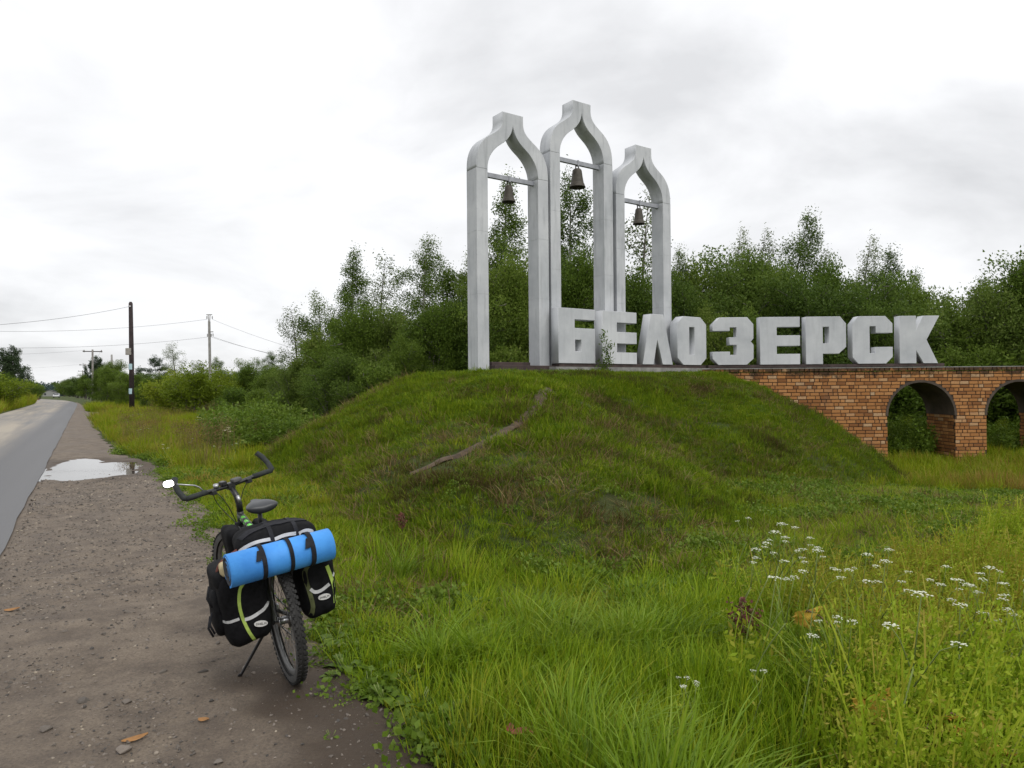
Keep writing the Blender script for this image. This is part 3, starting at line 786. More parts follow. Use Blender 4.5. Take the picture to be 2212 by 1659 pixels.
def wheel(ax, M0):
    w = bpy.data.objects.new('wheel', None); COL.objects.link(w); w.parent = bike
    T = M0 @ Matrix.Translation(ax) @ Matrix.Rotation(R(90), 4, 'Y')
    b = MB(); prof = []
    for k in range(15):
        a = 2 * math.pi * k / 14; prof.append((WR - .029 + .024 * math.cos(a), .025 * math.sin(a)))
    b.lathe(prof, 56, T)
    ty = b
    for k in range(64):
        for off, dz in ((0, -.012), (.5, .012), (.25, -.021), (.75, .021)):
            t = 2 * math.pi * (k + off) / 64; Mk = T @ Matrix.Rotation(t, 4, 'Z') @ Matrix.Translation((WR - .004 - abs(dz) * .25, 0, dz))
            ty.box((-.004, -.009, -.006), (.005, .009, .006), Mk)
    ty.build('tyre', M_RUBBER, w)
    b = MB()
    for sgn in (-1, 1): b.lathe([(WR - .05, sgn * .0235), (WR - .03, sgn * .0262), (WR - .016, sgn * .0235)], 56, T)
    b.build('sidewall', M_SIDEWALL, w)
    b = MB(); b.lathe([(WR - .055, -.012), (WR - .074, -.009), (WR - .078, 0), (WR - .074, .009), (WR - .055, .012), (WR - .052, .011), (WR - .052, -.011), (WR - .055, -.012)], 56, T); b.build('rim', M_RIM, w)
    b = MB()
    for k in range(32):
        t = 2 * math.pi * k / 32; sgn = 1 if k % 2 else -1; t2 = t + (0.5 if k % 4 < 2 else -0.5)
        b.tube([(.022 * math.cos(t2), .022 * math.sin(t2), sgn * .03), ((WR - .075) * math.cos(t), (WR - .075) * math.sin(t), 0)], .0013, 4, T, cap=False)
    b.build('spokes', M_CHROME, w)
    b = MB(); b.lathe([(0, -.052), (.008, -.052), (.009, -.036), (.026, -.034), (.026, -.028), (.016, -.024), (.016, .024), (.026, .028), (.026, .034), (.009, .036), (.008, .052), (0, .052)], 14, T); b.build('hub', M_ALU, w)
wheel(RAX, Matrix.Identity(4)); wheel(FAX, SM)
ST = Vector((0, .30, .76)); BB = Vector((0, .44, .30))
b = MB()
b.tube([HB + Vector((0, .01, -.03)), HT], .021, 12); b.tube([BB, ST], .017, 12); b.tube([HB + Vector((0, -.01, .02)), BB], .022, 12)
for sx in (-1, 1):
    b.tube([(sx * .02, .425, .30), (sx * .045, .22, .315), (sx * .06, 0, WR)], [.012, .011, .009], 8)
    b.tube([(sx * .014, .32, .70), (sx * .04, .16, .52), (sx * .06, 0, WR)], [.009, .009, .008], 8)
b.build('frame', M_BLACK, bike)
tt0, tt1 = Vector((0, .90, .795)), Vector((0, .315, .73))
b = MB(); b.tube([tt0, tt1], .0195, 12); b.build('top_tube', M_GREENP, bike)
b = MB()
for a in (.04, .20, .36, .55, .72, .88):
    p, q = tt0.lerp(tt1, a), tt0.lerp(tt1, a + .07); b.tube([p, q], .0212, 12)
for sx in (-1, 1): b.tube([tt0 + Vector((sx * .017, 0, .012)), tt1 + Vector((sx * .017, 0, .012))], .004, 6)
b.build('top_tube_bands', M_BLACK, bike)
b = MB(); cr = HB + Vector((0, .018, -.06))
b.tube([HB + Vector((0, .01, -.03)), cr], .019, 10, SM); b.box((-.07, cr.y - .02, cr.z - .03), (.07, cr.y + .03, cr.z + .01), SM, 0.008)
for sx in (-1, 1): b.tube([(sx * .062, cr.y + .01, cr.z), (sx * .062, cr.y + .06, .52), (sx * .058, FAX.y, WR)], [.016, .016, .012], 8, SM)
b.build('fork', M_BLACK, bike)
CL = Vector((0, .945, 1.0))
b = MB(); b.tube([HT, HT + Vector((0, -.01, .05)), HT + Vector((0, .0, .10)), CL], [.021, .02, .018, .018], 12, SM); b.box((-.025, CL.y - .022, CL.z - .022), (.025, CL.y + .022, CL.z + .022), SM, .006); b.build('stem', M_BLACK, bike)
b = MB(); b.tube([HT + Vector((0, -.026, .06)), HT + Vector((0, -.012, .105))], .012, 8, SM); b.build('stem_bolt_cap', M_ALU, bike)
HBR = MB()
bar = [(-.30, CL.y - .012, CL.z + .012), (-.20, CL.y - .008, CL.z + .012), (-.09, CL.y, CL.z + .004), (0, CL.y, CL.z), (.09, CL.y, CL.z + .004), (.20, CL.y - .008, CL.z + .012), (.30, CL.y - .012, CL.z + .012)]
HBR.tube(bar, .0127, 10, SM); HBR.build('handlebar', M_BLACK, bike)
for sx in (-1, 1):
    b = MB(); b.tube([(sx * .165, CL.y - .006, CL.z + .01), (sx * .30, CL.y - .012, CL.z + .012)], .0175, 12, SM); b.build('grip', M_GRIP, bike)
    b = MB(); e = Vector((sx * .302, CL.y - .012, CL.z + .012))
    b.tube([e + Vector((-sx * .014, 0, 0)), e + Vector((sx * .006, .008, .006)), e + Vector((sx * .012, .055, .05)), e + Vector((sx * .004, .10, .095)), e + Vector((-sx * .014, .125, .125))], [.018, .0185, .0175, .0185, .018], 12, SM); b.build('bar_end', M_GRIP, bike)
    b = MB(); b.box((sx * .125 - .016, CL.y - .03, CL.z - .02), (sx * .125 + .016, CL.y + .012, CL.z + .01), SM, .004)
    b.tube([(sx * .12, CL.y + .02, CL.z - .01), (sx * .17, CL.y + .055, CL.z - .012), (sx * .24, CL.y + .05, CL.z - .016)], [.007, .006, .005], 6, SM); b.build('brake_lever', M_BLACK, bike)
b = MB(); b.box((.008, CL.y - .045, CL.z + .016), (.068, CL.y + .012, CL.z + .042), SM, .008); b.build('cycle_computer', M_SIDEWALL, bike)
b = MB(); b.tube([(-.095, CL.y, CL.z + .015), (-.095, CL.y - .005, CL.z + .04)], .017, 10, SM); b.build('bell', M_ALU, bike)
b = MB(); b.box((-.06, CL.y - .02, CL.z + .013), (-.025, CL.y + .035, CL.z + .043), SM, .006); b.build('headlamp', M_BLACK, bike)
b = MB()
for pts in ([(-.12, CL.y + .0, CL.z - .015), (-.10, CL.y + .09, CL.z - .08), (-.03, CL.y + .06, CL.z - .20), (-.03, .90, .74)],
            [(.12, CL.y + .0, CL.z - .015), (.10, CL.y + .09, CL.z - .08), (.03, CL.y + .07, CL.z - .2), (.03, .90, .72)],
            [(-.10, CL.y, CL.z - .015), (-.04, CL.y - .05, CL.z - .12), (.0, CL.y + .05, CL.z - .30), (.02, .98, .66)]):
    b.tube(bez(*pts, 12), .0028, 5, SM, cap=False)
b.build('cables', M_BLACK, bike)
# handlebar mirror
mr = bpy.data.objects.new('mirror', None); COL.objects.link(mr); mr.parent = bike
b = MB(); b.tube([(-.175, CL.y - .005, CL.z + .014), (-.20, CL.y + .0, CL.z + .055), (-.225, CL.y, CL.z + .075), (-.325, CL.y + .01, CL.z + .115)], .0045, 8, SM); b.build('mirror_arm', M_ALU, mr)
MM = SM @ Matrix.Translation((-.378, CL.y + .0, CL.z + .135)) @ Matrix.Rotation(R(-13), 4, 'Z') @ Matrix.Rotation(R(-24), 4, 'X') @ Matrix.Scale(.76, 4)
shape = [(.042, -.02), (.043, .004), (.034, .026), (.0, .031), (-.030, .027), (-.042, .008), (-.040, -.014), (-.022, -.029), (.02, -.031)]
b = MB(); n = len(shape); b.add([(x * 1.06, .012, z * 1.08) for x, z in shape] + [(x * 1.06, -.001, z * 1.08) for x, z in shape] + [(x * .6, .022, z * .6) for x, z in shape],
      [tuple(range(2 * n, 3 * n))[::1]] + [(i, (i + 1) % n, n + (i + 1) % n, n + i) for i in range(n)] + [(i, 2 * n + i, 2 * n + (i + 1) % n, (i + 1) % n) for i in range(n)] + [tuple(range(2 * n - 1, n - 1, -1))], MM)
b.tube([(.04, .014, -.008), (.056, .016, -.016)], .01, 8, MM); b.build('mirror_shell', M_BLACK, mr)
b = MB(); b.add([(x * .9, -.003, z * .9) for x, z in shape], [tuple(range(n))], MM); b.build('mirror_glass', M_MIRROR, mr)
# saddle and post
b = MB(); b.tube([ST, Vector((0, .265, .93))], .0138, 10); b.build('seat_post', M_BLACK, bike)
def saddle():
    V = []; n = 18; rows_ = [(0, .135, .004), (.03, .148, .022), (.08, .135, .03), (.13, .092, .026), (.17, .058, .022), (.22, .042, .021), (.26, .034, .02), (.285, .018, .012)]
    for (yy, hw, up) in rows_:
        for k in range(n):
            a = 2 * math.pi * k / n; x = hw * math.cos(a); z = math.sin(a)
            dip = -.012 * math.exp(-(x / .03) ** 2) if z > 0 else 0
            V.append((x * .5 * 2 * .62, .145 + yy, .965 + (up * z + dip if z > 0 else .042 * z * (0.5 + 0.5 * min(1, hw / .12)))))
    F = [(i * n + k, i * n + (k + 1) % n, (i + 1) * n + (k + 1) % n, (i + 1) * n + k) for i in range(len(rows_) - 1) for k in range(n)]
    F += [tuple(reversed(range(n))), tuple((len(rows_) - 1) * n + k for k in range(n))]
    b = MB(); b.add(V, F, None, True)
    o = b.build('saddle', M_SADDLE, bike); md = o.modifiers.new('s', 'SUBSURF'); md.levels = md.render_levels = 1
    b = MB()
    for sx in (-1, 1): b.tube([(sx * .035, .16, .935), (sx * .022, .25, .925), (sx * .015, .40, .945)], .004, 6)
    b.build('saddle_rails', M_CHROME, bike)
saddle()
# rack, crank, chain, derailleur, stand
b = MB()
for sx in (-1, 1):
    b.tube([(sx * .05, .20, .715), (sx * .06, -.24, .715)], .006, 6); b.tube([(sx * .065, 0, .36), (sx * .065, -.06, .71)], .005, 6); b.tube([(sx * .065, 0, .36), (sx * .065, .10, .71)], .005, 6)
for y in (.15, .02, -.1, -.22): b.tube([(-.06, y, .716), (.06, y, .716)], .005, 6)
b.tube([(0, .18, .716), (0, .31, .70)], .006, 6); b.build('rear_rack', M_BLACK, bike)
b = MB(); b.lathe([(.0, .03), (.085, .031), (.095, .034), (.085, .037), (0, .038)], 28, Matrix.Translation(BB) @ Matrix.Rotation(R(90), 4, 'Y')); b.build('chainring', M_BLACK, bike)
b = MB(); b.tube([BB + Vector((.06, 0, 0)), BB + Vector((.075, .10, -.14))], .010, 8); b.tube([BB + Vector((-.06, 0, 0)), BB + Vector((-.075, -.10, .14))], .010, 8); b.tube([BB + Vector((-.06, 0, 0)), BB + Vector((.06, 0, 0))], .012, 8); b.build('crank', M_ALU, bike)
for sgn in (1, -1):
    c = BB + Vector((sgn * .075, sgn * .10, -sgn * .14)); b = MB(); b.box((c.x, c.y - .045, c.z - .012), (c.x + sgn * .095, c.y + .045, c.z + .012), None, .004) if sgn > 0 else b.box((c.x - .095, c.y - .045, c.z - .012), (c.x, c.y + .045, c.z + .012), None, .004); b.build('pedal', M_BLACK, bike)
b = MB(); b.lathe([(0, .022), (.045, .023), (.03, .042), (0, .043)], 20, Matrix.Translation(RAX) @ Matrix.Rotation(R(90), 4, 'Y')); b.build('sprockets', M_CHROME, bike)
b = MB(); b.tube([(.034, .44, .395), (.034, .0, .39)], .004, 4); b.tube([(.034, .44, .205), (.034, .03, .24), (.034, -.02, .29)], .004, 4); b.build('chain', M_CHROME, bike)
b = MB(); b.box((.03, -.02, .22), (.05, .03, .32), None, .006); b.build('derailleur', M_ALU, bike)
b = MB(); b.tube([(-.045, .06, .335), (-.075, .10, .30), (-.225, .20, .05), (-.238, .21, .037)], [.011, .010, .008, .012], 8); b.build('kickstand', M_BLACK, bike)

# luggage: each bag is a thing of its own
def superbag(c, h, n=4.5, seed=0, amp=.012, taper=0.0, nu=44, nv=26):
    V = []; F = []
    for j in range(nv + 1):
        ph = math.pi * j / nv
        for i in range(nu):
            th = 2 * math.pi * i / nu
            d = Vector((math.sin(ph) * math.cos(th), math.sin(ph) * math.sin(th), math.cos(ph)))
            r = 1 / (abs(d.x) ** n + abs(d.y) ** n + abs(d.z) ** n) ** (1 / n); d = d * r
            tp = 1 - taper * (0.5 - d.z / 2)
            p = Vector((d.x * h[0] * tp, d.y * h[1] * tp, d.z * h[2]))
            q = p + Vector((seed * 7.1, 3, 1)); wv = mnoise.noise(q * 9) * amp + mnoise.noise(q * 24) * amp * .35
            p = p + p.normalized() * wv; V.append(p + Vector(c))
    for j in range(nv):
        for i in range(nu): F.append((j * nu + i, j * nu + (i + 1) % nu, (j + 1) * nu + (i + 1) % nu, (j + 1) * nu + i)[::-1])
    b = MB(); b.add(V, F, None, True); return b
def bvh_of(b): return BVHTree.FromPolygons(b.v, b.f)
def ribbon(bvh, pts, width, d, lift=.003, sub=6):
    """a strip of tape lying on a bag, found by dropping points on it along d"""
    d = Vector(d).normalized(); P = []
    pts = [Vector(p) for p in pts]; dense = []
    for i in range(len(pts) - 1):
        for k in range(sub): dense.append(pts[i].lerp(pts[i + 1], k / sub))
    dense.append(pts[-1]); A = []; B = []
    dense = [p for p in dense if bvh.ray_cast(p - d * 1.0, d)[0]]
    for i, p in enumerate(dense):
        t = (dense[min(i + 1, len(dense) - 1)] - dense[max(i - 1, 0)]).normalized(); sd = t.cross(d).normalized() * width / 2
        row = []
        for q in (p + sd, p - sd):
            hit = bvh.ray_cast(q - d * 1.0, d); row.append((hit[0] if hit[0] else bvh.ray_cast(p - d * 1.0, d)[0]) - d * lift)
        A.append(row[0]); B.append(row[1])
    # a little thickness so the edge reads
    b = MB(); m = len(A); V = A + B + [a + d * lift * 1.5 for a in A] + [c + d * lift * 1.5 for c in B]
    F = [(i, i + 1, m + i + 1, m + i) for i in range(m - 1)] + [(i, 2 * m + i, 2 * m + i + 1, i + 1) for i in range(m - 1)] + [(m + i, m + i + 1, 3 * m + i + 1, 3 * m + i) for i in range(m - 1)]
    b.add(V, F, None, False); return b
def smooth_pts(pts, n=6):
    out = []
    for i in range(len(pts) - 1):
        p0, p1, p2, p3 = [Vector(pts[max(0, min(len(pts) - 1, k))]) for k in (i - 1, i, i + 1, i + 2)]
        for k in range(n):
            t = k / n; out.append(0.5 * ((2 * p1) + (p2 - p0) * t + (2 * p0 - 5 * p1 + 4 * p2 - p3) * t * t + (3 * p1 - p0 - 3 * p2 + p3) * t ** 3))
    return out + [Vector(pts[-1])]
def pannier(x0, x1, z0, z1, label, sgn, seed):
    xc = (x0 + x1) / 2; hx = (x1 - x0) / 2
    root = on_bike('pannier', (xc, .02, z0), label, 'pannier bag', 'panniers on the rear rack')
    body = superbag((xc, .02, (z0 + z1) / 2), (hx * .95, .19, (z1 - z0) / 2), 6.0, seed, .018, .16); bv = bvh_of(body)
    fit(body.build('bag_body', M_FABRIC, root), root)
    D = (0, 1, 0); Y = -1; X = lambda f: x0 + (x1 - x0) * f; Z = lambda f: z0 + (z1 - z0) * f
    # lime and olive piping of the rear pocket, silver tape across, oval patch
    if sgn < 0:
        cu1 = [(X(.60), Y, Z(.90)), (X(.42), Y, Z(.80)), (X(.36), Y, Z(.62)), (X(.38), Y, Z(.42)), (X(.46), Y, Z(.20)), (X(.56), Y, Z(.035))]
        cu2 = [(X(.86), Y, Z(.86)), (X(.905), Y, Z(.6)), (X(.93), Y, Z(.3)), (X(.9), Y, Z(.14))]
        tape = [(X(.42), Y, Z(.365)), (X(.55), Y, Z(.37)), (X(.75), Y, Z(.42)), (X(.88), Y, Z(.50))]
        tape2 = [(X(.06), Y, Z(.36)), (X(.2), Y, Z(.375)), (X(.33), Y, Z(.395))]; lc = Vector((X(.68), Y, Z(.26))); tilt = R(10)
        mats = (M_LIME, M_FABRIC2)
    else:
        cu1 = [(X(.30), Y, Z(.90)), (X(.16), Y, Z(.78)), (X(.20), Y, Z(.5)), (X(.25), Y, Z(.25)), (X(.20), Y, Z(.08))]
        cu2 = [(X(.72), Y, Z(.80)), (X(.80), Y, Z(.62)), (X(.86), Y, Z(.4)), (X(.84), Y, Z(.18))]
        tape = [(X(.24), Y, Z(.50)), (X(.36), Y, Z(.43)), (X(.56), Y, Z(.44)), (X(.74), Y, Z(.50))]
        tape2 = [(X(.86), Y, Z(.60)), (X(.93), Y, Z(.66))]; lc = Vector((X(.56), Y, Z(.33))); tilt = R(2); mats = (M_OLIVE, M_LIME)
    fit(ribbon(bv, smooth_pts(cu1), .016 if sgn < 0 else .022, D).build('piping', mats[0], root), root)
    fit(ribbon(bv, smooth_pts(cu2), .010 if sgn < 0 else .020, D).build('piping', mats[1], root), root)
    fit(ribbon(bv, smooth_pts(tape), .017, D, .004).build('reflective_tape', M_REFL, root), root)
    fit(ribbon(bv, tape2, .014, D, .004).build('reflective_tape', M_REFL, root), root)
    hit = bv.ray_cast(lc, Vector((0, 1, 0))); cpt = hit[0] - Vector((0, .012, 0))
    ML = Matrix.Translation(cpt) @ Matrix.Rotation(tilt, 4, 'Y')
    b = MB(); el = [(.034 * math.cos(a), .015 * math.sin(a)) for a in np.linspace(0, 2 * math.pi, 25)[:-1]]; n = len(el)
    b.add([(x, 0, z) for x, z in el] + [(x, .010, z) for x, z in el], [tuple(range(n))] + [(i, n + i, n + (i + 1) % n, (i + 1) % n) for i in range(n)], ML)
    pt = fit(b.build('oval_patch', M_LOGO, root), root)
    tm = text_mesh('patch_lettering', 'DHEL.M', .0155); tm.transform(ML @ Matrix.Translation((0, -.0012, 0)) @ Matrix.Rotation(R(90), 4, 'X')); 
    o = link('patch_lettering', tm, pt, M_INK)
    # lid flap and side pocket
    lid = superbag((xc, .03, z1 - .04), (hx * .98, .185, .055), 4, seed + 5, .008); fit(lid.build('lid', M_FABRIC, root), root)
    pk = superbag((x0 + .03 if sgn < 0 else x1 - .025, .05, z0 + .17), (.04, .12, .12), 3.5, seed + 9, .01); fit(pk.build('side_pocket', M_FABRIC, root), root)
    if sgn < 0:
        b = MB()
        for yy, zz in ((-.06, .40), (.02, .36), (-.1, .55)): b.tube([(x0 - .02, yy, z0 + zz - .2), (x0 - .038, yy - .01, z0 + zz - .26), (x0 - .02, yy - .01, z0 + zz - .31)], .006, 5)
        fit(b.build('strap_end', M_FABRIC2, root), root)
pannier(-.345, -.06, .315, .715, 'larger black pannier with silver tape and lime piping, left of the rear wheel', -1, 1)
pannier(.075, .285, .345, .70, 'black pannier with olive and lime piping hanging right of the rear wheel', 1, 2)

def rack_bag():
    root = on_bike('rack_bag', (0, .03, .72), 'wide black bag with silver tape strapped on the rack ahead of the blue mat', 'bag')
    body = superbag((0.01, .02, .79), (.215, .15, .10), 3.2, 4, .014); bv = bvh_of(body); fit(body.build('bag_body', M_FABRIC, root), root)
    D = (0, .8, -.45); z = .832
    for a, c in ((-.195, -.035), (-.02, .095), (.11, .2)):
        pts = smooth_pts([(a, -.12, z - .006), ((a + c) / 2, -.12, z + .006), (c, -.12, z)]); fit(ribbon(bv, pts, .018, D, .004).build('reflective_tape', M_REFL, root), root)
    for x in (-.03, .10): fit(ribbon(bv, smooth_pts([(x, -.17, .78), (x, -.07, .90), (x, .05, .92), (x, .11, .92)]), .022, (0, .55, -.8), .005).build('strap', M_FABRIC2, root), root)
    fit(ribbon(bv, smooth_pts([(-.18, -.05, .87), (-.10, -.04, .90), (0, -.03, .895), (.1, -.03, .90), (.18, -.02, .885)]), .05, (0, .4, -.9), .006).build('carry_handle', M_FABRIC2, root), root)
    for x in (-.175, -.152):
        hit = bv.ray_cast(Vector((x, -1, .79)), Vector((0, 1, 0))); p = hit[0] if hit[0] else Vector((x, -.1, .79))
        b = MB(); b.tube([p + Vector((0, -.006, .010)), p + Vector((-.006, -.012, -.004)), p + Vector((0, -.012, -.016)), p + Vector((.006, -.012, -.004)), p + Vector((0, -.006, .010))], .003, 5); fit(b.build('zip_pull', M_LOGO, root), root)
rack_bag()
def frame_bag():
    root = on_bike('frame_bag', (-.06, .72, .62), 'black bag hanging on the left of the green top tube below the handlebar', 'bag')
    fit(superbag((-.095, .72, .665), (.058, .15, .115), 3.5, 11, .012, .3).build('bag_body', M_FABRIC, root), root)
    for y in (.62, .82): b = MB(); b.box((-.055, y - .012, .755), (-.012, y + .012, .775), None, .004); fit(b.build('hook_strap', M_FABRIC2, root), root)
    root = on_bike('frame_bag', (.07, .72, .66), 'small black bag on the right of the green top tube, beyond the saddle', 'bag')
    fit(superbag((.082, .70, .70), (.046, .13, .085), 3.5, 12, .01, .2).build('bag_body', M_FABRIC, root), root)
frame_bag()
def sleeping_mat():
    MC = Vector((-.02, -.215, .755)); LN = .54; RO = .088
    root = on_bike('sleeping_mat', tuple(MC + Vector((0, 0, -RO))), 'blue rolled foam sleeping mat strapped across the back of the bicycle', 'sleeping mat')
    turns = 6.0; n = 190; V = []; th = .0098; a0 = R(-100)
    prof_o, prof_i = [], []
    for i in range(n + 1):
        f = i / n; a = a0 - f * turns * 2 * math.pi; r = RO - f * (RO - .016); 
        prof_o.append((math.cos(a) * r, math.sin(a) * r)); prof_i.append((math.cos(a) * (r - th), math.sin(a) * (r - th)))
    for x in (-LN / 2, LN / 2):
        for k, pr in enumerate((prof_o, prof_i)):
            for i, (y, z) in enumerate(pr):
                jig = .0022 * math.sin(i * .11 + x) ; V.append((MC.x + x + (jig if x < 0 else -jig), MC.y + y, MC.z + z))
    m = n + 1; F = []; mi = []
    for i in range(n):
        F.append((i, i + 1, 2 * m + i + 1, 2 * m + i)); mi.append(0)                       # outside
        F.append((m + i, 3 * m + i, 3 * m + i + 1, m + i + 1)); mi.append(1)              # inside
        F.append((i, m + i, m + i + 1, i + 1)); mi.append(1 if i > 26 else 0)
        F.append((2 * m + i, 2 * m + i + 1, 3 * m + i + 1, 3 * m + i)); mi.append(1 if i > 26 else 0)
    F += [(0, 2 * m, 3 * m, m), (n, m + n, 3 * m + n, 2 * m + n)]; mi += [0, 1]
    me = bpy.data.meshes.new('foam_roll'); me.from_pydata(V, [], F); me.materials.append(M_FOAM); me.materials.append(M_FOAMIN)
    me.polygons.foreach_set('material_index', mi); me.polygons.foreach_set('use_smooth', [k < 4 * n and k % 4 < 2 for k in range(len(F))]); me.update(); fit(link('foam_roll', me, root), root)
    for x, w, tail in ((-.105, .022, 1), (.035, .020, 0), (.148, .024, 1)):
        b = MB(); T = Matrix.Translation(MC + Vector((x, 0, 0))) @ Matrix.Rotation(R(90), 4, 'Y'); ro = RO + .004
        b.lathe([(ro - .003, -w / 2), (ro, -w / 2), (ro, w / 2), (ro - .003, w / 2)], 40, T, False); 
        if tail:
            d = Vector((0, -.62, .78)); p = MC + Vector((x - .012, 0, 0)) + d * (ro + .001); q = MC + Vector((x - .030, 0, 0)) + Vector((0, -.95, .30)) * (ro + .004)
            sd = Vector((.013, 0, 0)); b.add([p - sd, p + sd, q + sd, q - sd, p - sd + d * .003, p + sd + d * .003, q + sd + d * .003, q - sd + d * .003], [(0, 1, 2, 3), (7, 6, 5, 4), (0, 4, 5, 1), (1, 5, 6, 2), (2, 6, 7, 3), (3, 7, 4, 0)])
        fit(b.build('strap', M_FABRIC2, root), root)
    root.rotation_euler = (0, -LEAN, HEAD + R(4))
sleeping_mat()
root = on_bike('folded_cloth', (-.25, -.08, .69), 'beige cloth tucked under the left end of the blue mat', 'cloth')
fit(superbag((-.245, -.10, .735), (.062, .07, .038), 3, 21, .02).build('cloth_body', M_BEIGE, root), root)
b = MB(); b.tube(smooth_pts([(-.20, -.05, .80), (-.29, -.06, .755), (-.318, -.07, .68), (-.30, -.08, .60)]), .011, 6); fit(b.build('bungee', M_OXB, root), root)

# ------------------------------------------------------------------ poles, wires, traffic, far houses
M_TAR = plain('tarred_timber', (0.035, 0.024, 0.024), 0.85, vary=0.5, nscale=3, bump=0.4)
M_POLEC = plain('grey_concrete_pole', (0.27, 0.26, 0.245), 0.9, vary=0.25, nscale=3)
M_POLEW = plain('weathered_timber_pole', (0.2, 0.185, 0.17), 0.9, vary=0.3, nscale=3)
M_PAPER = plain('pale_blue_paper', (0.40, 0.55, 0.60), 0.8, vary=0.1)
M_WHITE = plain('white_enamel', (0.7, 0.7, 0.7), 0.5, vary=0.08)
M_BOXM = plain('grey_metal_box', (0.30, 0.28, 0.25), 0.7, vary=0.2)
M_WIRE = plain('dull_wire', (0.16, 0.16, 0.17), 0.6, 0.3)
M_PORC = plain('insulator_porcelain', (0.2, 0.19, 0.18), 0.4)
def pix_z(px, py, D): return at_d(px, py, D).z
g = on_ground(284.5, 52); ztop = pix_z(281.5, 652, 52)
pole1 = empty('telegraph_pole', g, (0, 0, 0), 'dark tarred wooden pole with pale blue notices in the roadside weeds', 'pole')
b = MB(); Hp = ztop - g.z; b.tube([(0, 0, -.3), (0.0, 0, Hp * .55), (-.03, 0, Hp - .12), (-.03, 0, Hp)], [.185, .165, .14, .08], 12); b.build('shaft', M_TAR, pole1)
z_ = pix_z(279, 760, 52) - g.z; b = MB(); b.box((-.29, -.30, z_ - .24), (.08, -.17, z_ + .26), None, .02); b.build('metal_box', M_BOXM, pole1)
for (py, w_, h_) in ((792, .46, .42), (845, .29, .40)):
    z_ = pix_z(283, py, 52) - g.z; b = MB(); V = []
    for i in range(7):
        a = -math.pi / 2 + (i / 6 - .5) * w_ / .18; V += [(.178 * math.cos(a) - .02, .19 * math.sin(a), z_ - h_ / 2), (.178 * math.cos(a) - .02, .19 * math.sin(a), z_ + h_ / 2)]
    b.add(V, [(2 * i, 2 * i + 2, 2 * i + 3, 2 * i + 1) for i in range(6)]); b.build('notice', M_PAPER, pole1)
b = MB(); b.tube([(.0, -.16, Hp - .38), (.03, -.21, Hp - .33)], .05, 8); b.build('insulator', M_WHITE, pole1)
P1TOP = g + Vector((-.1, -.05, Hp - .35))

g = on_ground(455, 66); ztop = pix_z(450.5, 680, 66)
pole2 = empty('power_pole', g, (0, 0, 0), 'tall pale concrete power pole with insulators rising out of the shrubs', 'pole'); Hp = ztop - g.z
b = MB(); b.tube([(0, 0, -.3), (-.09, 0, Hp - .62)], [.15, .12], 4, smooth=False)
for dx in (-.09, .09): b.tube([(-.09 + dx * .35, 0, Hp - .9), (-.09 + dx, 0, Hp)], .04, 6)
b.build('shaft', M_POLEC, pole2)
b = MB(); b.box((-.34, -.05, Hp - .02), (.18, .05, Hp + .04)); b.box((-.20, -.05, Hp - 1.62), (.28, .05, Hp - 1.55)); b.build('crossarm', M_POLEC, pole2)
ins = []
for (dx, dz) in ((-.30, -.10), (.20, -.10), (-.26, -1.75), (.10, -1.75), (.26, -1.72)):
    b = MB(); b.lathe([(0, 0), (.05, -.04), (.03, -.10), (.055, -.14), (.03, -.2), (.05, -.25), (0, -.32)], 8, Matrix.Translation((dx, 0, Hp + dz))); b.build('insulator', M_PORC, pole2); ins.append(g + Vector((dx, 0, Hp + dz - .32)))
def tpole(px, D, ytop, arm, label, sag=0):
    g = on_ground(px, D); H = pix_z(px, ytop, D) - g.z
    r = empty('power_pole', g, (0, 0, R(28)), label, 'pole', 'power poles along the road')
    b = MB(); b.tube([(0, 0, -.3), (0, 0, H)], [.17, .12], 8); b.build('shaft', M_POLEW, r)
    b = MB(); b.box((-arm, -.05, H - .35), (arm, .05, H - .22)); b.build('crossarm', M_TAR, r)
    for dx in (-arm * .85, arm * .9):
        b = MB(); b.tube([(dx, 0, H - .40), (dx, 0, H - .22), (dx, 0, H - .05)], [.09, .11, .05], 7); b.build('insulator', M_PORC, r)
    b = MB(); b.box((-.12, -.19, 2.2), (.12, -.17, 2.55)); b.build('number_plate', M_WHITE, r)
    return g + Vector((0, 0, H - .05))
tops = [tpole(200.5, 104, 755, 1.25, 'weathered wooden pole with a wide crossarm beside the road verge'),
        tpole(184, 185, 786, 1.3, 'second crossarm pole down the road, just left of the near one'),
        tpole(178.5, 240, 800, 1.3, 'third crossarm pole down the road, in front of the far shrubs'),
        tpole(173, 320, 810, 1.3, 'fourth and smaller crossarm pole farther down the road'),
        tpole(168.5, 400, 816, 1.3, 'farthest tiny crossarm pole down the road')]
g = on_ground(243, 120); H = pix_z(241, 766, 120) - g.z
o = empty('power_pole', g, (0, 0, 0), 'bare grey pole top sticking out above the roadside bushes', 'pole'); b = MB(); b.tube([(0, 0, -.3), (-.1, 0, H)], [.22, .15], 8); b.build('shaft', M_POLEC, o)
g = on_ground(344, 92); H = pix_z(344, 800, 92) - g.z
o = empty('fence_post', g, (0, 0, 0), 'short grey post in front of the dark spreading tree', 'post'); b = MB(); b.tube([(0, 0, -.3), (0, 0, H)], [.12, .1], 8); b.build('shaft', M_POLEC, o)
def wire(a, b_, sag, label, r=.011):
    pts = [a.lerp(b_, t) - Vector((0, 0, 4 * sag * t * (1 - t))) for t in np.linspace(0, 1, 25)]
    m = MB(); m.tube(pts, r, 5); o = m.build('overhead_wire', M_WIRE); tag(o, label, 'wire', 'overhead wires')
    return o
def far_pt(px, py, D): return at_d(px, py, D)
wire(P1TOP, far_pt(-330, 712, 34), 0.45, 'wire running left from the top of the dark tarred pole')
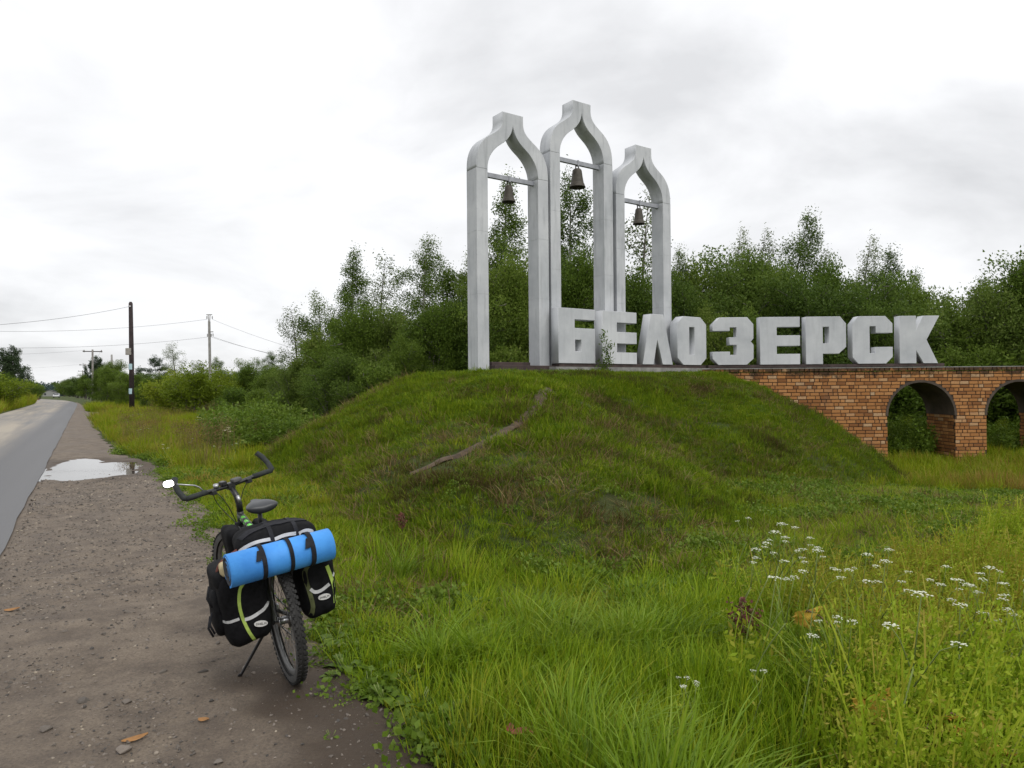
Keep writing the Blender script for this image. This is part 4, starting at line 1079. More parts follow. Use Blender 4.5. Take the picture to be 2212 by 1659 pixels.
wire(ins[0], far_pt(-420, 690, 52), 1.0, 'upper wire running left from the concrete power pole')
wire(ins[2], far_pt(-420, 728, 52), 0.9, 'lower wire running left from the concrete power pole')
wire(ins[1], far_pt(720, 775, 60), 0.25, 'upper wire running right from the concrete power pole to the trees')
wire(ins[3], far_pt(720, 786, 60), 0.3, 'middle wire running right from the concrete power pole to the trees')
wire(ins[4], far_pt(720, 790, 60), 0.3, 'lowest wire running right from the concrete power pole to the trees')
wire(tops[0] + Vector((-1.0, -.5, -.1)), far_pt(-300, 760, 80), 0.5, 'wire running left from the near crossarm pole')
wire(tops[1] + Vector((-1.0, -.5, -.1)), far_pt(-260, 806, 150), 0.5, 'thin far wire crossing the road behind the crossarm poles')
for i in range(4): wire(tops[i] + Vector((0.9, .4, -.2)), tops[i + 1] + Vector((0.9, .4, -.2)), 0.9, ['wire from the nearest crossarm pole to the second one', 'wire from the second crossarm pole to the third', 'wire from the third crossarm pole to the fourth', 'wire between the two farthest crossarm poles'][i])

def far_car():
    D = 235; s_ = D / DIRR.y; x, y = from_sp(s_ * 1.0, -1.3 + road_off(s_))
    p = at_d(122, 834, D); p = Vector((p.x, D, h1(p.x, D) + 0.05))
    r = empty('car', p, (0, 0, R(28)), 'pale car far down the road coming towards the camera', 'car')
    pb = plain('silver_car_paint', (0.45, 0.45, 0.46), 0.35); gl = plain('car_glass', (0.02, 0.022, 0.025), 0.1); lm = plain('headlamp_glass', (0.85, 0.85, 0.85), 0.15)
    b = MB(); sec = [(-2.0, .35, .75), (-2.05, .5, .95), (-1.2, .95, 0.95)]
    prof = [(-2.05, .32), (-2.1, .62), (-1.9, .78), (-1.05, .92), (-.45, 1.40), (.95, 1.43), (1.6, .98), (2.05, .9), (2.1, .32)]
    V = [(-.84, y, z) if z < 1.2 else (-.66, y, z) for y, z in prof] + [(.84, y, z) if z < 1.2 else (.66, y, z) for y, z in prof]; n = len(prof)
    b.add(V, [tuple(range(n))[::-1], tuple(range(n, 2 * n))] + [(i, (i + 1) % n, n + (i + 1) % n, n + i) for i in range(n)]); b.build('body', pb, r)
    b = MB(); b.add([(-.74, -1.04, .96), (.74, -1.04, .96), (.62, -.47, 1.375), (-.62, -.47, 1.375)], [(0, 1, 2, 3)]); 
    for v in b.v: v.y -= .02; v.z += .01
    b.build('windscreen', gl, r)
    for sx in (-.62, .62): b = MB(); b.box((sx - .16, -2.12, .58), (sx + .16, -2.05, .74), None, .02); b.build('headlight', lm, r)
    for sx in (-.76, .76):
        for yy in (-1.3, 1.3): b = MB(); b.lathe([(0, -.1), (.31, -.1), (.31, .1), (0, .1)], 14, Matrix.Translation((sx, yy, .31)) @ Matrix.Rotation(R(90), 4, 'Y')); b.build('wheel', M_RUBBER, r)
far_car()
def house(px, D, zroof_px, w, d, label, wallc, roofc, rz):
    g = on_ground(px, D); top = pix_z(px, zroof_px, D) - g.z; r = empty('house', g, (0, 0, rz), label, 'house')
    wm = plain('house_wall', wallc, 0.9); rm = plain('house_roof', roofc, 0.8); he = top - 1.6
    b = MB(); b.box((-w / 2, -d / 2, -.3), (w / 2, d / 2, he)); b.add([(-w / 2, -d / 2, he), (w / 2, -d / 2, he), (0, -d / 2, top - .1), (-w / 2, d / 2, he), (w / 2, d / 2, he), (0, d / 2, top - .1)], [(0, 1, 2), (5, 4, 3)]); b.build('wall', wm, r)
    b = MB(); ov = .35
    for sx in (-1, 1):
        b.add([(0, -d / 2 - ov, top), (sx * (w / 2 + ov), -d / 2 - ov, he - .25), (sx * (w / 2 + ov), d / 2 + ov, he - .25), (0, d / 2 + ov, top), (0, -d / 2 - ov, top - .12), (sx * (w / 2 + ov), -d / 2 - ov, he - .37), (sx * (w / 2 + ov), d / 2 + ov, he - .37), (0, d / 2 + ov, top - .12)],
              [(0, 1, 2, 3), (7, 6, 5, 4), (0, 4, 5, 1), (2, 6, 7, 3), (1, 5, 6, 2)])
    b.build('roof', rm, r)
    for x in (-w * .25, w * .25): b = MB(); b.box((x - .45, -d / 2 - .04, he * .4), (x + .45, -d / 2 + .02, he * .4 + 1.2)); b.build('window', plain('window_glass', (0.03, 0.035, 0.04), 0.1), r)
house(625, 118, 795, 6, 8, 'low house whose grey gable roof shows above the shrubs', (0.2, 0.19, 0.17), (0.22, 0.22, 0.22), R(62))
house(108, 430, 842, 9, 8, 'pale house at the far end of the road below the dark wood', (0.26, 0.26, 0.25), (0.12, 0.11, 0.11), R(30))
def timber():
    g = on_ground(70, 135); r = empty('timber_stack', g, (0, 0, R(20)), 'small stack of brown timber with pale ends beside the far road', 'timber'); mt = plain('old_timber', (0.17, 0.085, 0.03), 0.9, vary=0.4); mp = plain('pale_timber', (0.4, 0.36, 0.27), 0.9)
    for k, (x, z) in enumerate(((-.45, .12), (-.15, .12), (.15, .12), (.45, .12), (-.3, .34), (0, .34), (.3, .34))):
        b = MB(); b.tube([(x * 1.3, -.4, z), (x * 1.3, 2, z)], .13, 8); b.build('log', mt, r)
    b = MB(); b.box((-.75, -.4, .48), (.7, 1.8, .56)); b.build('board', mp, r)
timber()

# ------------------------------------------------------------------ trees and shrubs
def leaf_mesh(C, size, rng, up=0.3, aspect=0.55, axis=None):
    """one rhombus per leaf"""
    n = len(C); d = rng.normal(size=(n, 3)); d[:, 2] -= up
    if axis is not None: d += axis * 1.2
    d /= np.linalg.norm(d, axis=1, keepdims=True) + 1e-9
    r = rng.normal(size=(n, 3)); sd = np.cross(d, r); sd /= np.linalg.norm(sd, axis=1, keepdims=True) + 1e-9
    L = (size * rng.uniform(0.65, 1.3, n))[:, None]; w = L * aspect / 2; nr = np.cross(d, sd)
    V = np.stack([C, C + d * L * .45 + sd * w + nr * L * .06, C + d * L, C + d * L * .45 - sd * w + nr * L * .06], 1).reshape(-1, 3)
    return V, np.arange(4 * n).reshape(n, 4)
def curve_pts(p, d, L, n, grav, rng, wob=0.12):
    pts = [p.copy()]; d = d / np.linalg.norm(d)
    for i in range(n):
        d = d + rng.normal(size=3) * wob + np.array([0, 0, grav]); d /= np.linalg.norm(d); pts.append(pts[-1] + d * L / n)
    return pts
def proto_tree(name, kind, Hh, Ww, nleaf, leaf, seed, mat, bark, lean=0.0):
    """returns (trunk mesh, crown mesh) with its foot at the origin"""
    rng = np.random.RandomState(seed); wood = MB(); cl = []; ax = []; wl = []
    if kind in ('birch', 'slender', 'pine'):
        tr = [np.array([0, 0, -.2])]; d = np.array([0., 0, 1]); n = 9
        for i in range(n):
            d = d + rng.normal(size=3) * .035 + np.array([lean * .05, 0, .0]); d /= np.linalg.norm(d); tr.append(tr[-1] + d * (Hh + .2) / n)
        r0 = Hh * .0095 + .02; wood.tube([Vector(p) for p in tr], [r0 * (1 - .96 * i / n) for i in range(n + 1)], 7)
        nl = {'birch': 54, 'slender': 26, 'pine': 40}[kind]
        for k in range(nl):
            t = (.10 if kind != 'slender' else .18) + (.88 if kind != 'slender' else .8) * (k + rng.rand() * .8) / nl
            f = t * n; i = min(int(f), n - 1); p = tr[i] + (tr[i + 1] - tr[i]) * (f - i)
            if kind == 'birch': env = Ww * .5 * min(1, (t / .22) ** .5) * (1 - t) ** 1.05 * 1.5 + .05
            elif kind == 'slender': env = Ww * .5 * (1 - t) ** .5 + .1
            else: env = Ww * .5 * (1 - .55 * (t - .3) ** 2 * 4) * (1.0 if t > .25 else t / .25) * (1 if t < .9 else .6)
            env *= rng.uniform(.55, 1.15); az = k * 2.4 + rng.rand()
            el = {'birch': .5, 'slender': .8, 'pine': .12}[kind] + rng.normal() * .15
            d = np.array([math.cos(az) * math.cos(el), math.sin(az) * math.cos(el), math.sin(el)]) + np.array([lean * .3, 0, 0])
            L = env / max(.35, math.cos(el)); br = curve_pts(p, d, L, 5, -.10 if kind != 'pine' else .05, rng)
            wood.tube([Vector(q) for q in br], [r0 * .32 * (1 - t * .7) * (1 - .85 * j / 5) for j in range(6)], 4, cap=False)
            m = max(4, int(15 * L / 1.2))
            for j in range(m):
                f = .22 + .82 * rng.rand() ** .75; g = min(f, .999) * 5; i2 = int(g); q = br[i2] + (br[i2 + 1] - br[i2]) * (g - i2)
                if f > 1: q = br[-1] + (br[-1] - br[-2]) * (f - 1)
                q = q + rng.normal(size=3) * .07 * (1 + L * .25); cl.append(q); ax.append(br[i2 + 1] - br[i2]); wl.append((.12 + L) ** 1.25 / m)
        if kind == 'birch':
            for j in range(30):
                f = n * rng.uniform(.72, 1.02); i = min(int(f), n - 1); cl.append(tr[i] + (tr[i + 1] - tr[i]) * (f - i) + rng.normal(size=3) * np.array([.09, .09, .05]) * (2.6 - 2 * f / n)); ax.append(tr[i + 1] - tr[i]); wl.append(.02)
        sig = np.array([.10, .10, .15]) if kind != 'pine' else np.array([.26, .26, .07])
    else:
        ns = 13 if kind == 'bush' else 9
        for k in range(ns):
            az = 2 * math.pi * (k + rng.rand() * .6) / ns; out = rng.uniform(.05, .95) if k > 2 else .15; b0 = np.array([math.cos(az), math.sin(az), 0]) * Ww * .07
            tip = np.array([math.cos(az) * Ww * .42 * out, math.sin(az) * Ww * .42 * out, Hh * (.93 - .38 * out ** 2) * rng.uniform(.86, 1.05)])
            v = tip - b0; st = [b0 + np.array([0, 0, -.15])]; m = 7
            for i in range(1, m + 1):
                t = i / m; st.append(b0 + v * t + np.array([0, 0, 1]) * Hh * .10 * math.sin(math.pi * t) + rng.normal(size=3) * .05)
            r0 = .018 * Hh ** .7; wood.tube([Vector(q) for q in st], [r0 * (1 - .85 * i / m) for i in range(m + 1)], 5, cap=False)
            for j in range(10):
                f = .14 + .86 * j / 9; g = min(f, .999) * m; i = int(g); p = st[i] + (st[i + 1] - st[i]) * (g - i)
                a2 = rng.rand() * 6.3; dd = np.array([math.cos(a2), math.sin(a2), .55 + rng.normal() * .3]) + np.array([math.cos(az), math.sin(az), 0]) * .5
                L = Ww * rng.uniform(.13, .27) * (1.15 - .5 * f); br = curve_pts(p, dd, L, 4, .03, rng)
                wood.tube([Vector(q) for q in br], [r0 * .35, r0 * .3, r0 * .22, r0 * .14, r0 * .06], 4, cap=False)
                for _ in range(5):
                    g2 = rng.uniform(.25, 1.0) * 3.999; i2 = int(g2); q = br[i2] + (br[i2 + 1] - br[i2]) * (g2 - i2); cl.append(q + rng.normal(size=3) * .07); ax.append(br[i2 + 1] - br[i2] + np.array([0, 0, .05]))
        sig = np.array([.15, .15, .13]) * (Ww / 3.2) ** .5
    cl = np.array(cl); ax = np.array(ax); ax /= np.linalg.norm(ax, axis=1, keepdims=True) + 1e-9
    wgt = rng.uniform(.45, 1.5, len(cl)) * (np.array(wl) if wl else 1.0); wgt /= wgt.sum()
    idx = rng.choice(len(cl), nleaf, p=wgt); C = cl[idx] + np.clip(rng.normal(size=(nleaf, 3)), -1.7, 1.7) * sig
    if kind in ('birch', 'slender'): C[:, 2] -= np.abs(rng.normal(size=nleaf)) * .12; C[:, 0] += lean * .06 * np.abs(rng.normal(size=nleaf))
    if lean: C[:, 0] += lean * .012 * np.maximum(C[:, 2], 0) ** 1.3; 
    C[:, 2] = np.maximum(C[:, 2], .08)
    A = ax[idx].copy()
    if kind in ('birch', 'slender'): A *= .2; A[:, 2] -= .5
    A[:, 0] += lean * .6
    V, Q = leaf_mesh(C, leaf, rng, .1, .5 if kind != 'pine' else .28, A)
    crown = mesh_np('crown', V, [Q]); crown.materials.append(mat)
    trunk = bpy.data.meshes.new('trunk'); trunk.from_pydata([tuple(v) for v in wood.v], [], wood.f); trunk.materials.append(bark); trunk.update()
    return trunk, crown, float(np.percentile(C[:, 2], 99.93))
PT = {}
PT['birchA'] = proto_tree('b', 'birch', 8.0, 4.2, 58000, .068, 1, M_BIRCH, M_WBARK)
PT['birchB'] = proto_tree('b', 'birch', 8.0, 3.4, 52000, .068, 2, M_BIRCH, M_WBARK, .3)
PT['birchC'] = proto_tree('b', 'birch', 8.0, 4.0, 54000, .07, 3, M_BIRCH, M_BARK, .4)
PT['birchD'] = proto_tree('b', 'birch', 8.0, 3.6, 34000, .07, 8, M_BIRCH2, M_BARK, .5)
PT['slendA'] = proto_tree('s', 'slender', 6.0, 1.7, 6000, .07, 4, M_BIRCH2, M_BARK, .2)
PT['slendB'] = proto_tree('s', 'slender', 6.0, 2.1, 7000, .07, 5, M_BIRCH, M_BARK, .3)
PT['bushA'] = proto_tree('w', 'bush', 4.0, 4.2, 38000, .078, 11, M_WILLOW, M_BARK)
PT['bushB'] = proto_tree('w', 'bush', 4.0, 3.6, 32000, .078, 12, M_WILLOW, M_BARK, .3)
PT['bushC'] = proto_tree('w', 'bush', 4.0, 4.6, 40000, .08, 13, M_BIRCH, M_BARK)
PT['shrubA'] = proto_tree('w', 'shrub', 2.2, 3.0, 12000, .085, 14, M_SHRUB, M_BARK)
PT['shrubB'] = proto_tree('w', 'shrub', 2.2, 2.6, 11000, .09, 15, M_WILLOW, M_BARK)
PT['pine'] = proto_tree('p', 'pine', 7.0, 6.5, 15000, .20, 16, M_DARKLEAF, M_BARK)
PT['darkA'] = proto_tree('w', 'bush', 8.0, 8.0, 26000, .2, 17, M_DARKLEAF, M_BARK)
_tr = random.Random(9)
def tree(px, D, ytop, proto, wide, name, cat, label, group):
    tk, cr, top = PT[proto]; g = on_ground(px, D); hz = pix_z(px, ytop, D) - g.z; k = max(.15, hz / top)
    r = empty(name, g, (0, 0, _tr.uniform(-.5, .5) if proto in ('birchC', 'birchD', 'slendB', 'birchB') else _tr.uniform(0, 6.28)), label, cat, group)
    r.scale = (k * wide, k * wide, k)
    link('trunk', tk, r); link('crown', cr, r)
    return r
TG = {'birch': 'birches behind the sign', 'bush': 'willow bushes behind the mound', 'verge': 'shrubs along the road verge', 'wood': 'trees behind the brick wall', 'far': 'trees far along the road'}
for a in [
    (690, 29, 632, 'slendB', 1.1, 'birch_sapling', 'tree', 'thin sapling at the left end of the wood with sky between its leaves', 'birch'),
    (650, 28, 655, 'slendA', 1.2, 'birch_sapling', 'tree', 'leftmost wispy sapling at the very edge of the wood', 'birch'),
    (757, 30, 550, 'birchB', 1.33, 'birch_tree', 'tree', 'pointed dark birch, first tall tree from the left of the wood', 'birch'),
    (812, 31, 543, 'slendA', 1.0, 'birch_tree', 'tree', 'very thin leaning birch between two dense birches', 'birch'),
    (895, 29, 512, 'birchA', 1.33, 'birch_tree', 'tree', 'dense full birch halfway between the wood edge and the left arch', 'birch'),
    (955, 30, 592, 'slendB', 1.5, 'birch_tree', 'tree', 'loose see-through birch just left of the left arch', 'birch'),
    (1003, 28.5, 520, 'birchA', 1.24, 'birch_tree', 'tree', 'dense birch partly hidden behind the outer leg of the left arch', 'birch'),
    (1078, 30, 402, 'birchB', 1.12, 'birch_tree', 'tree', 'tall narrow birch seen inside the left arch below its bell', 'birch'),
    (1150, 32, 470, 'birchB', 1.24, 'birch_tree', 'tree', 'dark birch behind the inner leg of the left arch', 'birch'),
    (1248, 31, 385, 'birchA', 1.12, 'birch_tree', 'tree', 'tallest birch, filling the middle arch below its bell', 'birch'),
    (1385, 31, 395, 'slendA', 1.1, 'birch_tree', 'tree', 'thin airy birch seen inside the right arch behind its bell', 'birch'),
    (1430, 33, 540, 'birchC', 0.90, 'birch_tree', 'tree', 'birch behind the outer leg of the right arch', 'birch'),
    (648, 26.5, 772, 'bushC', .9, 'willow_bush', 'bush', 'small dark bush at the foot of the leftmost wispy sapling', 'bush'),
    (690, 26.0, 712, 'bushB', 1.0, 'willow_bush', 'bush', 'rounded willow at the left end of the wood', 'bush'),
    (765, 25.5, 655, 'bushA', .85, 'willow_bush', 'bush', 'dark green willow in front of the first pointed birch', 'bush'),
    (845, 26.5, 665, 'bushC', .9, 'willow_bush', 'bush', 'deep green bush below the thin leaning birch', 'bush'),
    (735, 23.5, 760, 'bushC', 1.0, 'willow_bush', 'bush', 'low dark bush at the left foot of the mound', 'bush'),
    (880, 24.0, 720, 'bushA', .8, 'willow_bush', 'bush', 'willow bush standing behind the left slope of the mound', 'bush'),
    (940, 25, 650, 'bushA', .85, 'willow_bush', 'bush', 'broad willow left of the left arch', 'bush'),
    (820, 23.0, 780, 'shrubB', 1.0, 'willow_bush', 'bush', 'small bush just behind the edge of the mound slope', 'bush'),
    (1000, 25.5, 640, 'bushC', .8, 'willow_bush', 'bush', 'bush hidden in part by the outer leg of the left arch', 'bush'),
    (1095, 26, 540, 'bushA', .75, 'willow_bush', 'bush', 'large bright willow filling the lower part of the left arch', 'bush'),
    (1160, 27, 600, 'bushB', .8, 'willow_bush', 'bush', 'willow behind the gap between the left and middle arches', 'bush'),
    (1250, 27, 530, 'bushB', .75, 'willow_bush', 'bush', 'large willow filling the lower part of the middle arch', 'bush'),
    (1330, 27.5, 590, 'bushC', .75, 'willow_bush', 'bush', 'willow behind the gap between the middle and right arches', 'bush'),
    (1385, 28, 575, 'bushA', .7, 'willow_bush', 'bush', 'bright willow filling the lower part of the right arch', 'bush'),
    (1090, 24.0, 745, 'shrubB', 1.0, 'willow_bush', 'bush', 'low shaded shrub close behind the left arch', 'bush'),
    (1230, 25.0, 700, 'shrubB', 1.1, 'willow_bush', 'bush', 'low shrub close behind the letter with the first slot', 'bush'),
    (1350, 26.0, 700, 'shrubB', 1.2, 'willow_bush', 'bush', 'low shrub close behind the three armed letter of the mound', 'bush'),
    (1465, 30, 598, 'bushC', .8, 'broadleaf_tree', 'tree', 'bushy tree just right of the right arch', 'wood'),
    (1510, 33, 568, 'bushA', 0.81, 'broadleaf_tree', 'tree', 'round green tree right of the right arch, below the windswept tops', 'wood'),
    (1556, 37, 500, 'birchD', 1.02, 'windswept_birch', 'tree', 'thin windswept birch top, first to the right of the arches', 'wood'),
    (1606, 37, 502, 'birchD', 1.09, 'windswept_birch', 'tree', 'second windswept birch top to the right of the arches', 'wood'),
    (1592, 33, 533, 'bushC', 0.81, 'broadleaf_tree', 'tree', 'broad dark tree below the first two windswept tops', 'wood'),
    (1688, 36, 466, 'birchC', 1.09, 'windswept_birch', 'tree', 'tallest windswept birch, above the letter with two slots of the wall', 'wood'),
    (1750, 36, 540, 'birchD', 1.22, 'windswept_birch', 'tree', 'airy grey birch to the right of the tallest windswept birch', 'wood'),
    (1668, 32, 553, 'bushA', 0.81, 'broadleaf_tree', 'tree', 'green tree below the tallest windswept birch', 'wood'),
    (1832, 36, 518, 'birchD', 1.09, 'windswept_birch', 'tree', 'bent birch top above the letter with cut corners', 'wood'),
    (1872, 35, 540, 'birchC', 1.09, 'windswept_birch', 'tree', 'leaning bushy birch, last tall one before the skyline drops', 'wood'),
    (1800, 31, 563, 'bushB', 0.86, 'broadleaf_tree', 'tree', 'rounded tree in front of the airy grey birch', 'wood'),
    (1740, 29, 598, 'bushC', 0.86, 'broadleaf_tree', 'tree', 'dark thicket tree close behind the wall letters', 'wood'),
    (1880, 29, 593, 'bushC', 0.86, 'broadleaf_tree', 'tree', 'dark rounded tree behind the open letter before the last', 'wood'),
    (1945, 34, 585, 'birchC', 1.02, 'windswept_birch', 'tree', 'small leaning birch rising above the last letter', 'wood'),
    (1990, 32, 600, 'bushA', 0.86, 'broadleaf_tree', 'tree', 'low rounded tree above the last letter', 'wood'),
    (2078, 31, 598, 'birchC', 1.22, 'windswept_birch', 'tree', 'dense leaning birch to the right of the last letter', 'wood'),
    (2060, 27, 660, 'bushB', .85, 'broadleaf_tree', 'tree', 'bright bushy tree right of the last letter', 'wood'),
    (2140, 27, 603, 'bushC', 0.86, 'broadleaf_tree', 'tree', 'dark tree above the second brick arch', 'wood'),
    (2185, 28, 560, 'birchA', 1.49, 'broadleaf_tree', 'tree', 'tall tree at the right edge of the picture', 'wood'),
    (2250, 27, 538, 'bushA', 0.97, 'broadleaf_tree', 'tree', 'tree cut off by the right edge of the picture', 'wood'),
    (1620, 28, 660, 'bushB', .8, 'broadleaf_tree', 'tree', 'low thicket behind the first letter of the wall', 'wood'),
    (1545, 28, 660, 'bushA', .7, 'broadleaf_tree', 'tree', 'low thicket behind the letter with the long slot', 'wood'),
    (1965, 26.5, 760, 'shrubB', 1.4, 'willow_bush', 'bush', 'bush seen through the first brick arch', 'bush'),
    (1900, 26, 800, 'shrubB', 1.4, 'willow_bush', 'bush', 'dark bush behind the brick pillar left of the first arch', 'bush'),
    (2040, 27, 750, 'bushB', 1.0, 'willow_bush', 'bush', 'bush behind the pillar between the two brick arches', 'bush'),
    (2120, 26, 770, 'shrubB', 1.4, 'willow_bush', 'bush', 'bush to the left in the second brick arch', 'bush'),
    (2190, 26.5, 740, 'shrubB', 1.4, 'willow_bush', 'bush', 'bush to the right in the second brick arch', 'bush'),
    (1958, 24.3, 898, 'shrubA', .9, 'weedy_shrub', 'bush', 'pale leafy shrub low down in the first brick arch', 'bush'),
    (2165, 24.3, 905, 'shrubA', .9, 'weedy_shrub', 'bush', 'pale leafy shrub low down in the second brick arch', 'bush'),
    # verge to the left of the mound
    (640, 33, 780, 'bushB', 1.0, 'willow_bush', 'bush', 'willow beyond the left end of the wood', 'verge'),
    (590, 37, 788, 'bushA', 1.0, 'willow_bush', 'bush', 'mid green shrub left of the wood with a dark hollow at its foot', 'verge'),
    (540, 40, 782, 'bushB', 1.1, 'willow_bush', 'bush', 'tallest shrub between the concrete pole and the wood', 'verge'),
    (480, 40, 792, 'shrubA', 1.1, 'willow_bush', 'bush', 'yellow green shrub right of the concrete pole', 'verge'),
    (425, 38, 783, 'shrubA', 1.25, 'willow_bush', 'bush', 'brightest yellow green shrub, left of the concrete pole', 'verge'),
    (370, 42, 796, 'shrubA', 1.2, 'willow_bush', 'bush', 'bright shrub third to the right of the tarred pole', 'verge'),
    (505, 34.5, 835, 'shrubB', 1.1, 'willow_bush', 'bush', 'low shrub behind the big pale seed heads', 'verge'),
    (560, 31, 838, 'shrubB', 1.1, 'willow_bush', 'bush', 'low leafy shrub on the near side of the verge thicket', 'verge'),
    (320, 50, 812, 'bushA', .9, 'willow_bush', 'bush', 'shrub immediately right of the tarred pole', 'verge'),
    (268, 58, 800, 'bushB', 1.1, 'willow_bush', 'bush', 'shrub immediately left of the tarred pole', 'verge'),
    (238, 66, 790, 'bushA', 1.0, 'willow_bush', 'bush', 'tall shrub between the tarred pole and the crossarm pole', 'verge'),
    (215, 84, 795, 'bushB', 1.0, 'willow_bush', 'bush', 'shrub just right of the nearest crossarm pole', 'verge'),
    (402, 60, 800, 'bushB', 1.1, 'willow_bush', 'bush', 'shrub behind the brightest yellow green one', 'verge'),
    (350, 64, 805, 'bushC', 1.1, 'willow_bush', 'bush', 'dull shrub below the dark spreading tree', 'verge'),
    (300, 70, 806, 'bushC', 1.1, 'willow_bush', 'bush', 'dark shrub behind the tarred pole', 'verge'),
    (500, 62, 800, 'bushC', 1.4, 'willow_bush', 'bush', 'shrub behind the tall one near the concrete pole', 'verge'),
    (610, 60, 800, 'bushC', 1.5, 'willow_bush', 'bush', 'shrub in front of the low house', 'verge'),
    (445, 70, 800, 'bushC', 1.4, 'willow_bush', 'bush', 'shrub at the foot of the concrete pole', 'verge'),
    (338, 98, 768, 'pine', .95, 'spreading_tree', 'tree', 'dark spreading tree with tiered branches right of the tarred pole', 'far'),
    (382, 84, 738, 'slendA', 1.5, 'birch_sapling', 'tree', 'bare looking feathery sapling between the two tall poles', 'far'),
    (208, 130, 770, 'darkA', .7, 'broadleaf_tree', 'tree', 'dark treetop right behind the nearest crossarm pole', 'far'),
    (300, 120, 792, 'pine', .6, 'spreading_tree', 'tree', 'small dark treetop just right of the tarred pole', 'far'),
    (466, 85, 772, 'birchA', 1.72, 'broadleaf_tree', 'tree', 'tree right behind the concrete pole', 'far'),
    (432, 84, 778, 'slendB', 1.6, 'birch_sapling', 'tree', 'thin tree left of the concrete pole', 'far'),
    (524, 90, 774, 'slendB', 2.0, 'birch_sapling', 'tree', 'pair of thin tops halfway between pole and house', 'far'),
    (553, 80, 772, 'slendB', 1.7, 'birch_sapling', 'tree', 'thin treetop left of the round tree by the house', 'far'),
    (596, 100, 760, 'birchA', 1.79, 'broadleaf_tree', 'tree', 'round grey green tree beside the low house', 'far'),
    (245, 105, 778, 'bushC', 1.0, 'broadleaf_tree', 'tree', 'treetop in front of the bare grey pole top', 'far'),
    # beyond the crossarm pole and to the left of the road
    (188, 150, 806, 'bushA', 1.3, 'willow_bush', 'bush', 'hazy shrub left behind the nearest crossarm pole', 'far'),
    (172, 210, 814, 'bushC', 1.5, 'willow_bush', 'bush', 'hazy shrub by the second crossarm pole', 'far'),
    (157, 270, 817, 'bushC', 1.8, 'willow_bush', 'bush', 'far shrub on the right side where the road dips', 'far'),
    (141, 330, 822, 'bushA', 1.8, 'willow_bush', 'bush', 'farthest shrub on the right side of the road', 'far'),
    (22, 80, 748, 'darkA', .75, 'broadleaf_tree', 'tree', 'big dark tree at the left edge of the picture', 'far'),
    (-35, 78, 742, 'darkA', .9, 'broadleaf_tree', 'tree', 'big dark tree cut off by the left edge of the picture', 'far'),
    (15, 66, 806, 'bushA', 1.2, 'willow_bush', 'bush', 'bright willow below the big dark tree', 'far'),
    (-30, 60, 800, 'shrubA', 1.8, 'willow_bush', 'bush', 'bright shrub cut off by the left edge of the picture', 'far'),
    (48, 90, 812, 'bushB', 1.2, 'willow_bush', 'bush', 'willow on the left of the road beside the big dark tree', 'far'),
    (70, 120, 822, 'bushA', 1.2, 'willow_bush', 'bush', 'willow behind the stack of timber left of the road', 'far'),
    (84, 165, 829, 'bushB', 1.5, 'willow_bush', 'bush', 'last small willow left of the road before the dip', 'far'),
]:
    tree(*a[:-1], TG[a[-1]])

# sapling at the foot of the second letter
def sapling():
    p = along(1.30, -0.28); g = Vector((p.x, p.y, h1(p.x, p.y)))
    rng = np.random.RandomState(31); r = empty('willow_sapling', g, (0, 0, 0), 'leafy willow sapling growing at the foot of the letters Б and Е', 'sapling')
    wood = MB(); cl = []; ax = []
    for k, (dx, dy, H) in enumerate(((.15, .0, 1.15), (.22, -.05, .85), (-.12, -.1, .45), (.0, -.12, .4), (-.25, -.05, .35), (.3, -.1, .4), (.1, -.15, .3))):
        st = curve_pts(np.array([dx * .3, dy, -.05]), np.array([dx, dy, 1.6]), H, 6, .02, rng, .08); wood.tube([Vector(q) for q in st], [.008, .007, .006, .005, .004, .003, .002], 5)
        for j in range(int(85 * H)): g2 = rng.uniform(.1 if k > 1 else .3, 1) * 5.99; i = int(g2); cl.append(st[i] + (st[i + 1] - st[i]) * (g2 - i) + rng.normal(size=3) * .045); ax.append((st[i + 1] - st[i]) * 4)
    V, Q = leaf_mesh(np.array(cl), .10, rng, 0, .3, np.array(ax)); link('leaves', mesh_np('leaves', V, [Q]), r, M_WILLOW); wood.build('stem', M_BARK, r)
sapling()

# the far wood that closes the view down the road
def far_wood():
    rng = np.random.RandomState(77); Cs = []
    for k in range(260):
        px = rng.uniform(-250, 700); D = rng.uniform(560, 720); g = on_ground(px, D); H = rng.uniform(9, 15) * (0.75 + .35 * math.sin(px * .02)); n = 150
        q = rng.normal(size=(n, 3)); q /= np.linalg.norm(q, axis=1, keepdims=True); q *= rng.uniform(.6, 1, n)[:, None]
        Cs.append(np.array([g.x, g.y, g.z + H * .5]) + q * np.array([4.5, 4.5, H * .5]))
    V, Q = leaf_mesh(np.concatenate(Cs), 1.5, rng, 0, .8); o = link('far_wood', mesh_np('far_wood', V, [Q]), None, M_HAZELEAF)
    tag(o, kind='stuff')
far_wood()

